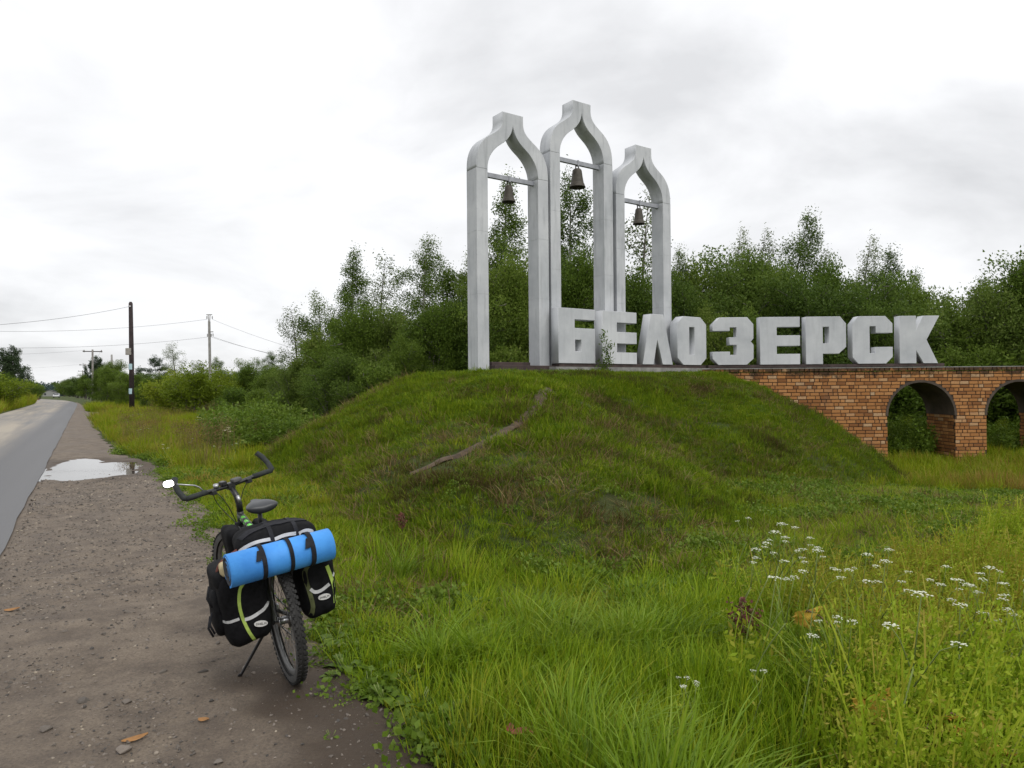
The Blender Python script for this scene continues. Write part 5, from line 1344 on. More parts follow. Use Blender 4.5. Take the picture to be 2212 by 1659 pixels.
# ------------------------------------------------------------------ ground cover
PROTO = bpy.data.collections.new('tuft_library')          # never linked to the scene: only instanced
def blades(n, h, spread, width, droop, seed, lean=0.0, hvar=.5, stiff=.6):
    rng = np.random.RandomState(seed); r = spread * np.sqrt(rng.rand(n)); a = rng.rand(n) * 6.283
    B = np.stack([r * np.cos(a), r * np.sin(a), np.full(n, -.02)], 1)
    az = a + rng.normal(size=n) * .7; out = np.stack([np.cos(az), np.sin(az), np.zeros(n)], 1)
    out = out * rng.uniform(.15, 1, n)[:, None] * droop; out[:, 0] += lean
    H = h * rng.uniform(1 - hvar, 1.0 + hvar * .3, n)[:, None]; sd = np.stack([-np.sin(az), np.cos(az), np.zeros(n)], 1)
    tw = rng.normal(size=n) * .5; sd = sd * np.cos(tw)[:, None] + np.stack([np.cos(az), np.sin(az), np.zeros(n)], 1) * np.sin(tw)[:, None]
    V = []
    for t, wf in ((0, .7), (.4, 1), (.75, .75)):
        c = B + np.array([0, 0, 1]) * H * (t * (1 - .28 * np.linalg.norm(out, axis=1)[:, None] * t)) + out * H * t ** (1 + stiff)
        V += [c - sd * width * wf / 2, c + sd * width * wf / 2]
    c = B + np.array([0, 0, 1]) * H * (1 - .33 * np.linalg.norm(out, axis=1)[:, None]) + out * H; V.append(c)
    V = np.stack(V, 1).reshape(-1, 3); k = np.arange(n)[:, None] * 7
    Q = np.concatenate([k + np.array([[0, 1, 3, 2]]), k + np.array([[2, 3, 5, 4]])]); T = k + np.array([[4, 5, 6]])
    return V, Q, T
def tuft(name, parts, mat):
    Vs = []; Qs = []; Ts = []; off = 0
    for V, Q, T in parts: Vs.append(V); Qs.append(Q + off); Ts.append(T + off); off += len(V)
    return mesh_np(name, np.concatenate(Vs), [np.concatenate(Qs), np.concatenate(Ts)], False, [mat])
def lib(prefix, meshes):
    c = bpy.data.collections.new(prefix)
    for i, m in enumerate(meshes): c.objects.link(bpy.data.objects.new('%s_%02d' % (prefix, i), m))
    return c
def scatter(name, P, rotz, scl, tilt, col, nproto, label=None, seed=0):
    """one object of points, each point carrying a tuft"""
    n = len(P); rng = np.random.RandomState(seed)
    me = bpy.data.meshes.new(name); me.vertices.add(n); me.vertices.foreach_set('co', np.asarray(P, np.float32).ravel())
    a = me.attributes.new('rot', 'FLOAT_VECTOR', 'POINT'); rv = np.column_stack([rng.normal(size=n) * tilt, rng.normal(size=n) * tilt, rotz]).astype(np.float32); a.data.foreach_set('vector', rv.ravel())
    a = me.attributes.new('scl', 'FLOAT_VECTOR', 'POINT'); a.data.foreach_set('vector', np.asarray(scl, np.float32).ravel())
    a = me.attributes.new('pick', 'INT', 'POINT'); a.data.foreach_set('value', rng.randint(0, nproto, n).astype(np.int32))
    me.update(); o = link(name, me)
    ng = bpy.data.node_groups.new(name, 'GeometryNodeTree')
    ng.interface.new_socket('Geometry', in_out='INPUT', socket_type='NodeSocketGeometry'); ng.interface.new_socket('Geometry', in_out='OUTPUT', socket_type='NodeSocketGeometry')
    N = ng.nodes; L = ng.links; gi = N.new('NodeGroupInput'); go = N.new('NodeGroupOutput'); ip = N.new('GeometryNodeInstanceOnPoints'); ci = N.new('GeometryNodeCollectionInfo')
    ci.inputs['Collection'].default_value = col; ci.inputs['Separate Children'].default_value = True; ci.inputs['Reset Children'].default_value = True
    def attr(nm, ty):
        nd = N.new('GeometryNodeInputNamedAttribute'); nd.data_type = ty; nd.inputs['Name'].default_value = nm
        return [x for x in nd.outputs if x.enabled and x.name == 'Attribute'][0]
    L.new(gi.outputs[0], ip.inputs['Points']); L.new(ci.outputs[0], ip.inputs['Instance']); ip.inputs['Pick Instance'].default_value = True
    L.new(attr('pick', 'INT'), ip.inputs['Instance Index']); L.new(attr('rot', 'FLOAT_VECTOR'), ip.inputs['Rotation']); L.new(attr('scl', 'FLOAT_VECTOR'), ip.inputs['Scale'])
    L.new(ip.outputs[0], go.inputs[0]); md = o.modifiers.new('scatter', 'NODES'); md.node_group = ng
    return tag(o, label, None, None, 'stuff')

M_LUSH = foliage('lush_grass', [(0.0, (0.075, 0.14, 0.006)), (0.3, (0.155, 0.255, 0.008)), (0.6, (0.245, 0.345, 0.012)), (0.88, (0.35, 0.40, 0.02)), (1, (0.48, 0.38, 0.11))], 0.42, 0.6, .55, (0.30, 0.29, 0.03), (.5, .74), .22)
M_TURF = foliage('mound_turf', [(0.0, (0.055, 0.105, 0.005)), (0.35, (0.115, 0.185, 0.007)), (0.7, (0.185, 0.25, 0.010)), (0.92, (0.26, 0.28, 0.02)), (1, (0.26, 0.18, 0.06))], 0.32, 0.7, .75, (0.085, 0.062, 0.022), (.51, .66))
M_MEAD = foliage('meadow_grass', [(0.0, (0.11, 0.17, 0.005)), (0.4, (0.19, 0.26, 0.008)), (0.75, (0.27, 0.31, 0.012)), (1, (0.33, 0.29, 0.055))], 0.38, 0.55, .3, (0.28, 0.19, 0.045), (.5, .7))
M_FEATH = foliage('feathery_weed', [(0.0, (0.15, 0.24, 0.012)), (0.4, (0.25, 0.35, 0.018)), (0.75, (0.36, 0.42, 0.035)), (1, (0.50, 0.42, 0.10))], 0.42, 0.5, .6, (0.27, 0.22, 0.03), (.46, .66))
M_WEED = foliage('broad_weed_leaves', [(0.0, (0.065, 0.12, 0.012)), (0.5, (0.12, 0.19, 0.02)), (0.85, (0.17, 0.24, 0.035)), (1, (0.23, 0.26, 0.06))], 0.35, 0.42, .8)
M_STRAW = foliage('dry_stalks', [(0.0, (0.10, 0.065, 0.03)), (0.6, (0.19, 0.125, 0.055)), (1, (0.30, 0.23, 0.11))], 0.2, 0.7)
def rosette(n, L, w, seed, el0=.35):
    rng = np.random.RandomState(seed); V = []; Q = []; T = []
    for i in range(n):
        az = i * 2.4 + rng.normal() * .3; el = el0 + rng.normal() * .22; l = L * rng.uniform(.6, 1.15); d = np.array([math.cos(az), math.sin(az), 0]); s_ = np.array([-math.sin(az), math.cos(az), 0]); b = len(V) 
        for t, wf in ((0, .12), (.25, .25), (.5, 1), (.8, .75)):
            c = d * l * t * math.cos(el) + np.array([0, 0, l * (math.sin(el) * t - .45 * t * t)]) + np.array([0, 0, .015]); up = np.array([0, 0, .25 * w * wf])
            V += [c - s_ * w * wf / 2 + up, c + s_ * w * wf / 2 + up]
        V.append(d * l * math.cos(el) + np.array([0, 0, l * (math.sin(el) - .5) + .015]))
        Q += [(b, b + 1, b + 3, b + 2), (b + 2, b + 3, b + 5, b + 4), (b + 4, b + 5, b + 7, b + 6)]; T.append((b + 6, b + 7, b + 8))
    return np.array(V), np.array(Q), np.array(T)
def feather(n, h, seed, lw=.045, per=26):
    """stems with small cut leaves along them"""
    rng = np.random.RandomState(seed); Vs = []; Qs = []; off = 0; C = []; A = []
    for i in range(n):
        az = rng.rand() * 6.28; d = np.array([math.cos(az) * .3 + .12, math.sin(az) * .3, 1.0]); H = h * rng.uniform(.55, 1.1); b = np.array([rng.normal() * .06, rng.normal() * .06, 0])
        pts = [b]
        for k in range(5): d = d + np.array([.03, 0, -.02]) + rng.normal(size=3) * .06; d /= np.linalg.norm(d); pts.append(pts[-1] + d * H / 5)
        w = .0035; sd = np.array([1, 0, 0])
        for k in range(5): Vs.append(np.array([pts[k] - sd * w, pts[k] + sd * w, pts[k + 1] + sd * w * .7, pts[k + 1] - sd * w * .7])); Qs.append(np.arange(4)[None] + off); off += 4
        for _ in range(per):
            g = rng.uniform(.4, 4.99); k = int(g); p = pts[k] + (pts[k + 1] - pts[k]) * (g - k); a2 = rng.rand() * 6.28; o_ = np.array([math.cos(a2), math.sin(a2), .25]); r = rng.uniform(.01, .10) * (1.1 - g / 7); C.append(p + o_ * r); A.append(o_ * 1.2)
    V, Q = leaf_mesh(np.array(C), lw, rng, 0, .42, np.array(A)); Vs.append(V); Qs.append(Q + off)
    return np.concatenate(Vs), np.concatenate(Qs), np.zeros((0, 3), int)
LUSH = lib('lush_tuft', [tuft('lush_tuft', [blades(40, .30, .09, .0062, .75, 100 + i, .16, .55)], M_LUSH) for i in range(5)])
FINE = lib('fine_tuft', [tuft('fine_tuft', [blades(44, .16, .10, .0045, .7, 120 + i, .08, .6)], M_LUSH) for i in range(4)])
TURF = lib('turf_tuft', [tuft('turf_tuft', [blades(42, .092, .13, .008, .9, 140 + i, .05, .65)], M_TURF) for i in range(5)])
MEAD = lib('meadow_tuft', [tuft('meadow_tuft', [blades(46, .42, .20, .011, .55, 160 + i, .07, .6)], M_MEAD) for i in range(4)])
FEAT = lib('feather_tuft', [tuft('feather_tuft', [feather(7, .52, 180 + i, .021, 60)], M_FEATH) for i in range(5)])
CLOV = lib('clover_tuft', [tuft('clover_tuft', [(lambda r: (lambda VQ: (VQ[0], VQ[1], np.zeros((0, 3), int)))(leaf_mesh(np.column_stack([r.normal(size=60) * .07, r.normal(size=60) * .07, .02 + r.rand(60) * .07]), .03, r, -.1, .8)))(np.random.RandomState(200 + i))], M_WEED) for i in range(3)])
UNDER = lib('undergrowth', [tuft('undergrowth', [feather(7, .75, 220 + i, .07, 44)], M_WEED) for i in range(4)])
STRAW = lib('straw_tuft', [tuft('straw_tuft', [blades(16, .20, .14, .006, 1.5, 240 + i, .2, .6)], M_STRAW) for i in range(3)])
SEEDH = lib('seed_stalk', [tuft('seed_stalk', [blades(7, .75, .12, .004, .25, 260 + i, .1, .3), (lambda r: (lambda VQ: (VQ[0], VQ[1], np.zeros((0, 3), int)))(leaf_mesh(np.column_stack([r.normal(size=70) * .10 + .06, r.normal(size=70) * .09, .52 + r.rand(70) * .2]), .03, r, -.2, .35)))(np.random.RandomState(270 + i))], M_STRAW) for i in range(3)])

rng = np.random.RandomState(42)
def sector(n, d0, d1, a0=-41, a1=41, power=1.0):
    """points spread over a fan of ground before the camera, evenly per area when power is 1"""
    a = np.radians(rng.uniform(a0, a1, n)); r = np.sqrt(rng.uniform(d0 ** (2 * power), d1 ** (2 * power), n)) if power == 1.0 else (rng.uniform(d0 ** (2 * power), d1 ** (2 * power), n)) ** (1 / (2 * power))
    return r * np.sin(a), r * np.cos(a)
def grassy(x, y, margin=0.0):
    s, p = sp(x, y); return p > shoulder_w(s) + margin
def path_d(x, y):
    d = np.full(len(x), 9.0)
    for q in PATH_XY: d = np.minimum(d, np.hypot(x - q[0], y - q[1]))
    return d
def footing(x, y):
    s = (x - LET.x) * AX.x + (y - LET.y) * AX.y; t = (x - LET.x) * AN.x + (y - LET.y) * AN.y
    return ((s > -2.6) & (s < 5.9) & (t > -.14) & (t < .9)) | ((x > 5.4) & (y > WALL_Y - .06) & (y < WALL_Y + WT + .05) & (hgt(x, y) > -5) & ~(((x > 11.1) & (x < 13.0)) | ((x > 14.0) & (x < 15.9))))
def place(x, y, keep): x, y = x[keep], y[keep]; return np.column_stack([x, y, hgt(x, y)])
def sizes(P, lo, hi, hsc=.45, off=0):
    v = vnoise(P[:, 0], P[:, 1], hsc, off); k = rng.uniform(lo, hi, len(P)); v2 = vnoise(P[:, 0], P[:, 1], 1.6, off + 3); return np.column_stack([k, k, k * (.45 + .6 * v + .55 * v2)])
# long lush grass of the foreground
x, y = sector(10000, 1.9, 7.5, -32, 50); u = mound_u(x, y); s_, p_ = sp(x, y); w_ = shoulder_w(s_)
k1 = grassy(x, y, .12) & (u > 1.03) & (rng.rand(len(x)) < np.clip((5.3 - y) / 1.7, .05, 1) * (.1 + 1.5 * ss((vnoise(x, y, 1.3, 44) - .2) / .5))) & (rng.rand(len(x)) < np.clip((p_ - w_) / 1.2 + .1, 0, 1))
P = place(x, y, k1); scatter('long_grass', P, rng.rand(len(P)) * .9 - .45, sizes(P, .65, 1.15), .12, LUSH, 5, 'long lush green grass leaning in the wind', 1)
M_COOL = foliage('cool_long_grass', [(0.0, (0.08, 0.15, 0.008)), (0.4, (0.16, 0.26, 0.012)), (0.8, (0.25, 0.36, 0.025)), (1, (0.38, 0.42, 0.07))], 0.42, 0.5, .7, (0.22, 0.28, 0.03), (.5, .7), .3)
CLUMP = lib('arching_clump', [tuft('arching_clump', [blades(75, .50, .12, .0085, 1.15, 280 + i, .22, .5, .9)], M_COOL) for i in range(4)])
x, y = sector(1500, 2.1, 8.5, -18, 38); s_, p_ = sp(x, y)
P = place(x, y, grassy(x, y, .35) & (mound_u(x, y) > 1.06) & (fbm(x, y, 1.9, 91) > .56) & (rng.rand(len(x)) < np.clip((5.5 - y) / 1.8, .03, 1))); scatter('grass_clumps', P, rng.rand(len(P)) * 1.2 - .6, sizes(P, .55, 1.05), .15, CLUMP, 4, 'arching clumps of long blue green grass', 14)
# finer, shorter grass everywhere near
x, y = sector(24000, 1.9, 16, -40, 52); u = mound_u(x, y)
P = place(x, y, grassy(x, y, 0) & (rng.rand(len(x)) < ss((u - .86) / .22)) & ~footing(x, y)); scatter('short_grass', P, rng.rand(len(P)) * 6.28, sizes(P, .6, 1.25, .8, 2) * np.column_stack([np.ones(len(P)), np.ones(len(P)), np.interp(P[:, 1], [3.2, 5.2, 10], [1.0, .55, .7])]), .25, FINE, 4, 'short fine grass', 2)
# turf of the mound
x, y = sector(60000, 6, 25, -27, 37, 1.0); u = mound_u(x, y); pd = path_d(x, y)
bare = (fbm(x, y, .55, 30) > .66) & (u > .3)
k = (u < 1.1) & grassy(x, y, .1) & ~footing(x, y) & (pd > .12) & (rng.rand(len(x)) < np.where(bare, .35, .95))
P = place(x, y, k); scatter('mound_turf', P, rng.rand(len(P)) * 6.28, sizes(P, .7, 1.25, .7, 4) * ((1 + .35 * (vnoise(P[:, 0], P[:, 1], 1.5, 3) > .7)) * (.6 + .4 * ss(mound_u(P[:, 0], P[:, 1]) / .12)))[:, None], .25, TURF, 5, 'patchy short turf on the mound', 3)
x, y = sector(16000, 6, 24, -27, 37); u = mound_u(x, y)
P = place(x, y, (u < 1.05) & grassy(x, y, .2) & (u > .2) & ~footing(x, y) & (path_d(x, y) > .15) & (fbm(x, y, 1.1, 35) + .10 * ss((u - .3) / .4) > .585) & (rng.rand(len(x)) < .6)); scatter('dead_grass', P, rng.rand(len(P)) * 6.28, sizes(P, .6, 1.2), .3, STRAW, 3, 'dead brown grass among the turf', 4)
x, y = sector(5200, 2.6, 14, -20, 42)
P = place(x, y, (mound_u(x, y) > .9) & grassy(x, y, .3) & (fbm(x, y, 1.0, 66) > .5)); scatter('straw_in_grass', P, rng.rand(len(P)) * 6.28, sizes(P, .5, 1.0), .3, STRAW, 3, 'dry yellowed stems among the short grass', 15)
# low leafy weeds in the turf
x, y = sector(24000, 2.2, 22, -38, 50); u = mound_u(x, y)
P = place(x, y, grassy(x, y, -.05) & ~footing(x, y) & (fbm(x, y, 1.3, 12) > .53) & (path_d(x, y) > .3) & (rng.rand(len(x)) < np.where(u < 1, .55, 1))); scatter('leafy_ground_cover', P, rng.rand(len(P)) * 6.28, sizes(P, .7, 1.4) * np.where(mound_u(P[:, 0], P[:, 1]) < 1, .55, 1.0)[:, None], .2, CLOV, 3, 'low clover like leaves in the grass', 5)
# meadow of the verge and beyond
x, y = sector(32000, 7, 75, -46, 50, .62); u = mound_u(x, y); s_, p_ = sp(x, y)
k = grassy(x, y, .25) & (u > 1.0) & ~((x > 1) & (y < 14)) & (p_ > shoulder_w(s_) + .2) & ~footing(x, y)
P = place(x, y, k); sz = sizes(P, .75, 1.25, .25, 6) * np.clip(.55 + P[:, 1:2] / 40, .55, 1.9); sz[:, 2] *= .8 * np.where(P[:, 1] < 14, .55, 1)
scatter('verge_meadow', P, rng.rand(len(P)) * 6.28, sz, .1, MEAD, 4, 'rough meadow grass of the verge', 6)
x, y = sector(9000, 12, 48, -40, -12, .7); s_, p_ = sp(x, y)
P = place(x, y, grassy(x, y, .4) & (mound_u(x, y) > 1.1) & (p_ < shoulder_w(s_) + 9) & (fbm(x, y, .25, 21) > .55) & (rng.rand(len(x)) < .22)); scatter('seed_stalks', P, rng.rand(len(P)) * 6.28, sizes(P, .8, 1.2), .1, SEEDH, 3, 'reddish brown grass seed stalks on the verge', 7)
# left side of the road
x, y = sector(14000, 24, 150, -52, -28, .6); s_, p_ = sp(x, y)
P = place(x, y, (p_ < -ROAD_W - .5 + np.array([road_off(q) for q in s_]))); scatter('far_verge_grass', P, rng.rand(len(P)) * 6.28, sizes(P, 1.0, 1.7) * np.clip(.5 + P[:, 1:2] / 60, .6, 2), .1, MEAD, 4, 'grass on the far side of the road', 8)
# tall feathery weeds of the right foreground
x, y = sector(4000, 2.3, 8.6, 8, 51)
k = (fbm(x, y, .5, 40) + ss((x / y - .32) / .35) * .45 > .66) & (mound_u(x, y) > .98)
P = place(x, y, k); scatter('feathery_weeds', P, rng.rand(len(P)) * .8 - .4, sizes(P, .7, 1.15), .15, FEAT, 5, 'tall feathery weeds and cow parsley leaves', 9)
# leafy undergrowth at the foot of the bushes
x, y = sector(5200, 16, 34, -26, 40)
u = mound_u(x, y); side = (x < MA[0] - 1.5) | (y > 21.5 + .0 * x)
k = (u > .93) & side & ((x > 3) | (u < 2.6)) & (y > 17.5) & ~footing(x, y) & (x / y > -.42)
P = place(x, y, k); scatter('undergrowth', P, rng.rand(len(P)) * 6.28, sizes(P, .8, 1.5), .15, UNDER, 4, 'leafy undergrowth at the foot of the bushes', 10)
x, y = sector(1400, 14, 40, -30, -13); s_, p_ = sp(x, y)
P = place(x, y, (p_ > shoulder_w(s_) + 4.5) & (mound_u(x, y) > 1.05) & (fbm(x, y, .3, 51) > .48)); scatter('verge_weeds', P, rng.rand(len(P)) * 6.28, sizes(P, .6, 1.15), .15, UNDER, 4, 'leafy weeds of the verge', 11)
# weeds creeping over the edge of the gravel
x, y = sector(5200, 2.3, 16, -40, 10); s_, p_ = sp(x, y); e_ = p_ - shoulder_w(s_)
P = place(x, y, (np.abs(e_ + .02) < .28) & (rng.rand(len(x)) < .7) & (fbm(x, y, 1.6, 61) > .45)); scatter('edge_weeds', P, rng.rand(len(P)) * 6.28, sizes(P, .5, 1.0), .3, CLOV, 3, 'weeds creeping over the gravel edge', 12)

# ------------------------------------------------------------------ single plants
M_UMB = plain('white_florets', (0.52, 0.54, 0.42), 0.8, vary=0.15, nscale=40)
M_UMB2 = plain('beige_seed_heads', (0.36, 0.31, 0.22), 0.9, vary=0.3, nscale=30)
M_STEM = plain('green_stem', (0.17, 0.22, 0.05), 0.7, vary=0.3, nscale=10)
M_BSTEM = plain('brown_stem', (0.16, 0.10, 0.05), 0.8, vary=0.3, nscale=10)
M_YEL = foliage('yellowed_fern_leaf', [(0, (0.42, 0.27, 0.03)), (.6, (0.58, 0.38, 0.06)), (1, (0.42, 0.36, 0.06))], .35, .6)
M_REDL = plain('red_leaf', (0.22, 0.04, 0.025), 0.5, vary=0.4, nscale=15)
M_DOCK = plain('dock_seed', (0.12, 0.04, 0.028), 0.9, vary=0.4, nscale=20)
M_TANSY = plain('yellow_florets', (0.6, 0.36, 0.02), 0.8, vary=0.2, nscale=30)
M_DRYL = plain('dry_leaf', (0.30, 0.15, 0.05), 0.8, vary=0.4, nscale=12)
M_PALE = foliage('pale_big_leaf', [(0, (0.13, 0.22, 0.07)), (1, (0.2, 0.3, 0.12))], .3, .5)
def umbel(b, c, r, seed, nf=26):
    rg = random.Random(seed)
    for k in range(nf):
        a = rg.random() * 6.283; q = r * math.sqrt(rg.random()); p = Vector(c) + Vector((math.cos(a) * q, math.sin(a) * q, .25 * r * (1 - (q / r) ** 2) + rg.uniform(-.004, .004))); s_ = r * rg.uniform(.10, .2)
        V = [p + Vector((math.cos(t + a) * s_, math.sin(t + a) * s_, 0)) for t in (0, 1.26, 2.51, 3.77, 5.03)] + [p + Vector((0, 0, s_ * .5))]
        b.add(V, [(i, (i + 1) % 5, 5) for i in range(5)] + [(4, 3, 2, 1, 0)])
def umbel_plant(seed, H, nh, r, mat, leaf_mat, lean=.12):
    rg = random.Random(seed); root = empty('white_umbel_plant' if mat is M_UMB else 'hogweed_plant'); st = MB()
    top = Vector((lean * H, rg.uniform(-.05, .05), H * .72)); st.tube(smooth_pts([(0, 0, -.03), (lean * H * .3, 0, H * .4), tuple(top)], 4), .003, 5)
    for k in range(nh):
        a = k * 2.3 + rg.random(); e = top + Vector((math.cos(a) * H * .15 * rg.uniform(.4, 1) + lean * H * .2, math.sin(a) * H * .15, H * rg.uniform(.1, .28)))
        if k == 0: e = top + Vector((lean * H * .2, 0, H * .28))
        st.tube([tuple(top - Vector((0, 0, .04 * k * H))), tuple(top.lerp(e, .6) + Vector((0, 0, .01))), tuple(e)], [.0025, .002, .0016], 4)
        b = MB(); umbel(b, e, r * rg.uniform(.6, 1.05), seed * 31 + k); b.build('flower_head', mat, root)
    st.build('stem', M_STEM if mat is M_UMB else M_BSTEM, root)
    V, Q, T = feather(3, H * .55, 300 + seed, .05); link('leaves', mesh_np('leaves', V, [Q], False, [leaf_mat]), root)
    return root
UP = [umbel_plant(i, .62 + .08 * (i % 3), 1 + i % 3, .030, M_UMB, M_FEATH, .10 + .04 * i) for i in range(5)]
used = set(); prng = random.Random(4)
def put_plant(px, py, label, group, protos=UP, lo=.8, hi=1.15, D=None, size=None):
    """stand a plant so that its flowers show at the given spot of the meadow"""
    k = prng.randrange(len(protos)); sc_ = prng.uniform(lo, hi); g = None
    for t in np.arange(2.2, 40, .05):
        q = EYE + ray(px, py) * t
        if q.z - h1(q.x, q.y) < .68 * sc_: g = Vector((q.x, q.y, h1(q.x, q.y))); break
    if k not in used and protos is UP: used.add(k); o = protos[k]
    else: o = copy_tree(protos[k])
    o.location = g - Vector((.1 * sc_, 0, 0)); o.rotation_euler = (0, 0, prng.uniform(-.6, .6)); o.scale = (sc_,) * 3
    tag(o, label, 'flower', group); return o
GW = 'white flowering umbels of the right foreground'
for (px, py) in ((1610, 1125), (1645, 1150), (1605, 1180), (1662, 1168), (1690, 1185), (1725, 1178), (1640, 1195), (1700, 1205), (1740, 1200), (1670, 1220), (1615, 1205), (1655, 1240)):
    put_plant(px, py, 'white umbel flower in the cluster nearest the foot of the mound', GW)
for (px, py) in ((1775, 1250), (1800, 1232), (1840, 1240), (1925, 1236), (1965, 1245), (1905, 1270), (1760, 1225)):
    put_plant(px, py, 'white umbel flower in the middle of the meadow strip at the right', GW)
for (px, py) in ((2040, 1240), (2075, 1255), (2165, 1262), (2060, 1300), (2160, 1325), (2190, 1345), (2095, 1268), (2130, 1292), (2020, 1262), (2200, 1290), (2045, 1248), (2110, 1240)):
    put_plant(px, py, 'white umbel flower near the right edge of the meadow', GW)
for (px, py) in ((1795, 1345), (1830, 1338), (1770, 1350), (1970, 1375), (2180, 1395)): put_plant(px, py, 'white umbel flower standing low among the feathery weeds', GW)
for (px, py) in ((1482, 1465), (1500, 1490), (1470, 1488)): put_plant(px, py, 'white yarrow head in the long grass, in the group of three in front', GW, lo=.55, hi=.65)
put_plant(1645, 1450, 'single white yarrow head right of the front group of three', GW, lo=.6, hi=.7)
# leftover prototypes not used would sit at the origin: place them too
for k, o in enumerate(UP):
    if k not in used: used.add(k); g = ground_hit(1700, 1260); o.location = g; tag(o, 'white umbel flower in the cluster nearest the foot of the mound', 'flower', GW)
# flowers on the verge at the left
VW = 'white flowers of the left verge'
for (px, py, d) in ((262, 922, 0), (280, 918, 0), (300, 947, 0), (322, 948, 0), (292, 965, 0), (376, 1012, 0), (500, 1010, 0), (405, 985, 0), (285, 930, 0), (268, 928, 0), (310, 925, 0), (480, 1012, 0)):
    q = ground_hit(px, py + 7); o = copy_tree(UP[prng.randrange(5)]); k_ = prng.uniform(.6, 1.0); o.location = q; o.scale = (k_ * 1.6, k_ * 1.6, k_); o.rotation_euler = (0, 0, prng.uniform(0, 6)); tag(o, 'small white flower in the grass of the left verge', 'flower', VW)
HP = [umbel_plant(40 + i, 1.15, 4, .13, M_UMB2, M_WEED, .05) for i in range(2)]
for i, (px, py, lb) in enumerate(((458, 905, 'tall hogweed with beige seed heads, left one of the clump before the bright shrubs'), (480, 902, 'tall hogweed with beige seed heads, right one of the clump before the bright shrubs'), (428, 902, 'smaller hogweed with pale heads left of the clump'), (488, 925, 'low hogweed with beige heads below the clump'))):
    o = HP[i] if i < 2 else copy_tree(HP[i % 2]); D_ = (20.5, 20.0, 22.0, 17.5)[i]; g = on_ground(px, D_); k_ = max(.35, (pix_z(px, py, D_) - g.z) / 1.13)
    o.location = g; o.scale = (k_,) * 3; tag(o, lb, 'hogweed', 'hogweed of the verge')
def tansy():
    q = on_ground(464, 19); r = empty('tansy_plant', q, (0, 0, 0), 'yellow flowered tansy below the beige hogweed heads', 'flower'); st = MB(); fl = MB(); rg = random.Random(2)
    for k in range(7):
        e = Vector((rg.uniform(-.3, .3), rg.uniform(-.1, .1), rg.uniform(.65, .95))); st.tube([(0, 0, 0), tuple(e * .6), tuple(e)], .006, 4); umbel(fl, e, .07, k, 14)
    st.build('stem', M_STEM, r); fl.build('flower_heads', M_TANSY, r); V, Q, T = feather(8, .8, 400, .09); link('leaves', mesh_np('leaves', V, [Q], False, [M_WEED]), r); r.scale = (.62,) * 3
tansy()
# plantain rosettes along the gravel edge
PL = []
for i in range(3):
    V, Q, T = rosette(11, .15, .055, 500 + i); r = empty('plantain'); link('leaves', mesh_np('leaves', V, [Q, T], True, [M_WEED]), r)
    b = MB(); rg = random.Random(i)
    for k in range(3): a = rg.random() * 6.28; b.tube([(0, 0, .01), (math.cos(a) * .03, math.sin(a) * .03, .05), (math.cos(a) * .05, math.sin(a) * .05, .09)], [.002, .002, .0035], 5)
    b.build('flower_spike', M_STEM, r); PL.append(r)
pl_pos = [(725, 1395, 1.1, 'plantain rosette on bare earth just right of the rear wheel'), (745, 1460, 1.15, 'plantain rosette on its own on the gravel below the first one'), (715, 1475, .7, 'small plantain at the outer edge of the bare earth'), (800, 1500, 1.0, 'plantain at the foot of the grass below the bicycle'),
          (830, 1530, 1.1, 'broad plantain half under the grass edge'), (765, 1405, .9, 'plantain against the grass right of the rear wheel'), (900, 1545, 1.2, 'plantain farther along the grass edge towards the camera'), (905, 1600, .9, 'flattened plantain near the bottom of the gravel edge'),
          (955, 1615, 1.2, 'large plantain at the bottom edge beside the gravel'), (880, 1500, 1.0, 'plantain among the first long grass'), (990, 1560, 1.1, 'upright plantain with long leaves left of the red leaves'), (1060, 1630, 1.1, 'plantain at the very bottom below the red leaves'), (715, 1607, .45, 'tiny lone plantain out on the gravel'), (700, 1345, .8, 'plantain under the right pannier')]
for i, (px, py, k_, lb) in enumerate(pl_pos):
    o = PL[i] if i < 3 else copy_tree(PL[i % 3]); g = ground_hit(px, py); o.location = g + Vector((0, 0, .02)); o.scale = (k_,) * 3; o.rotation_euler = (0, 0, prng.uniform(0, 6)); tag(o, lb, 'plantain', 'plantains along the gravel edge')
V, Q, T = rosette(8, .32, .15, 520, .7); g = ground_hit(428, 1000); o = empty('burdock', g, (0, 0, 1), 'pale big leaved burdock beside the end of the gravel', 'plant'); link('leaves', mesh_np('leaves', V, [Q, T], True, [M_PALE]), o)
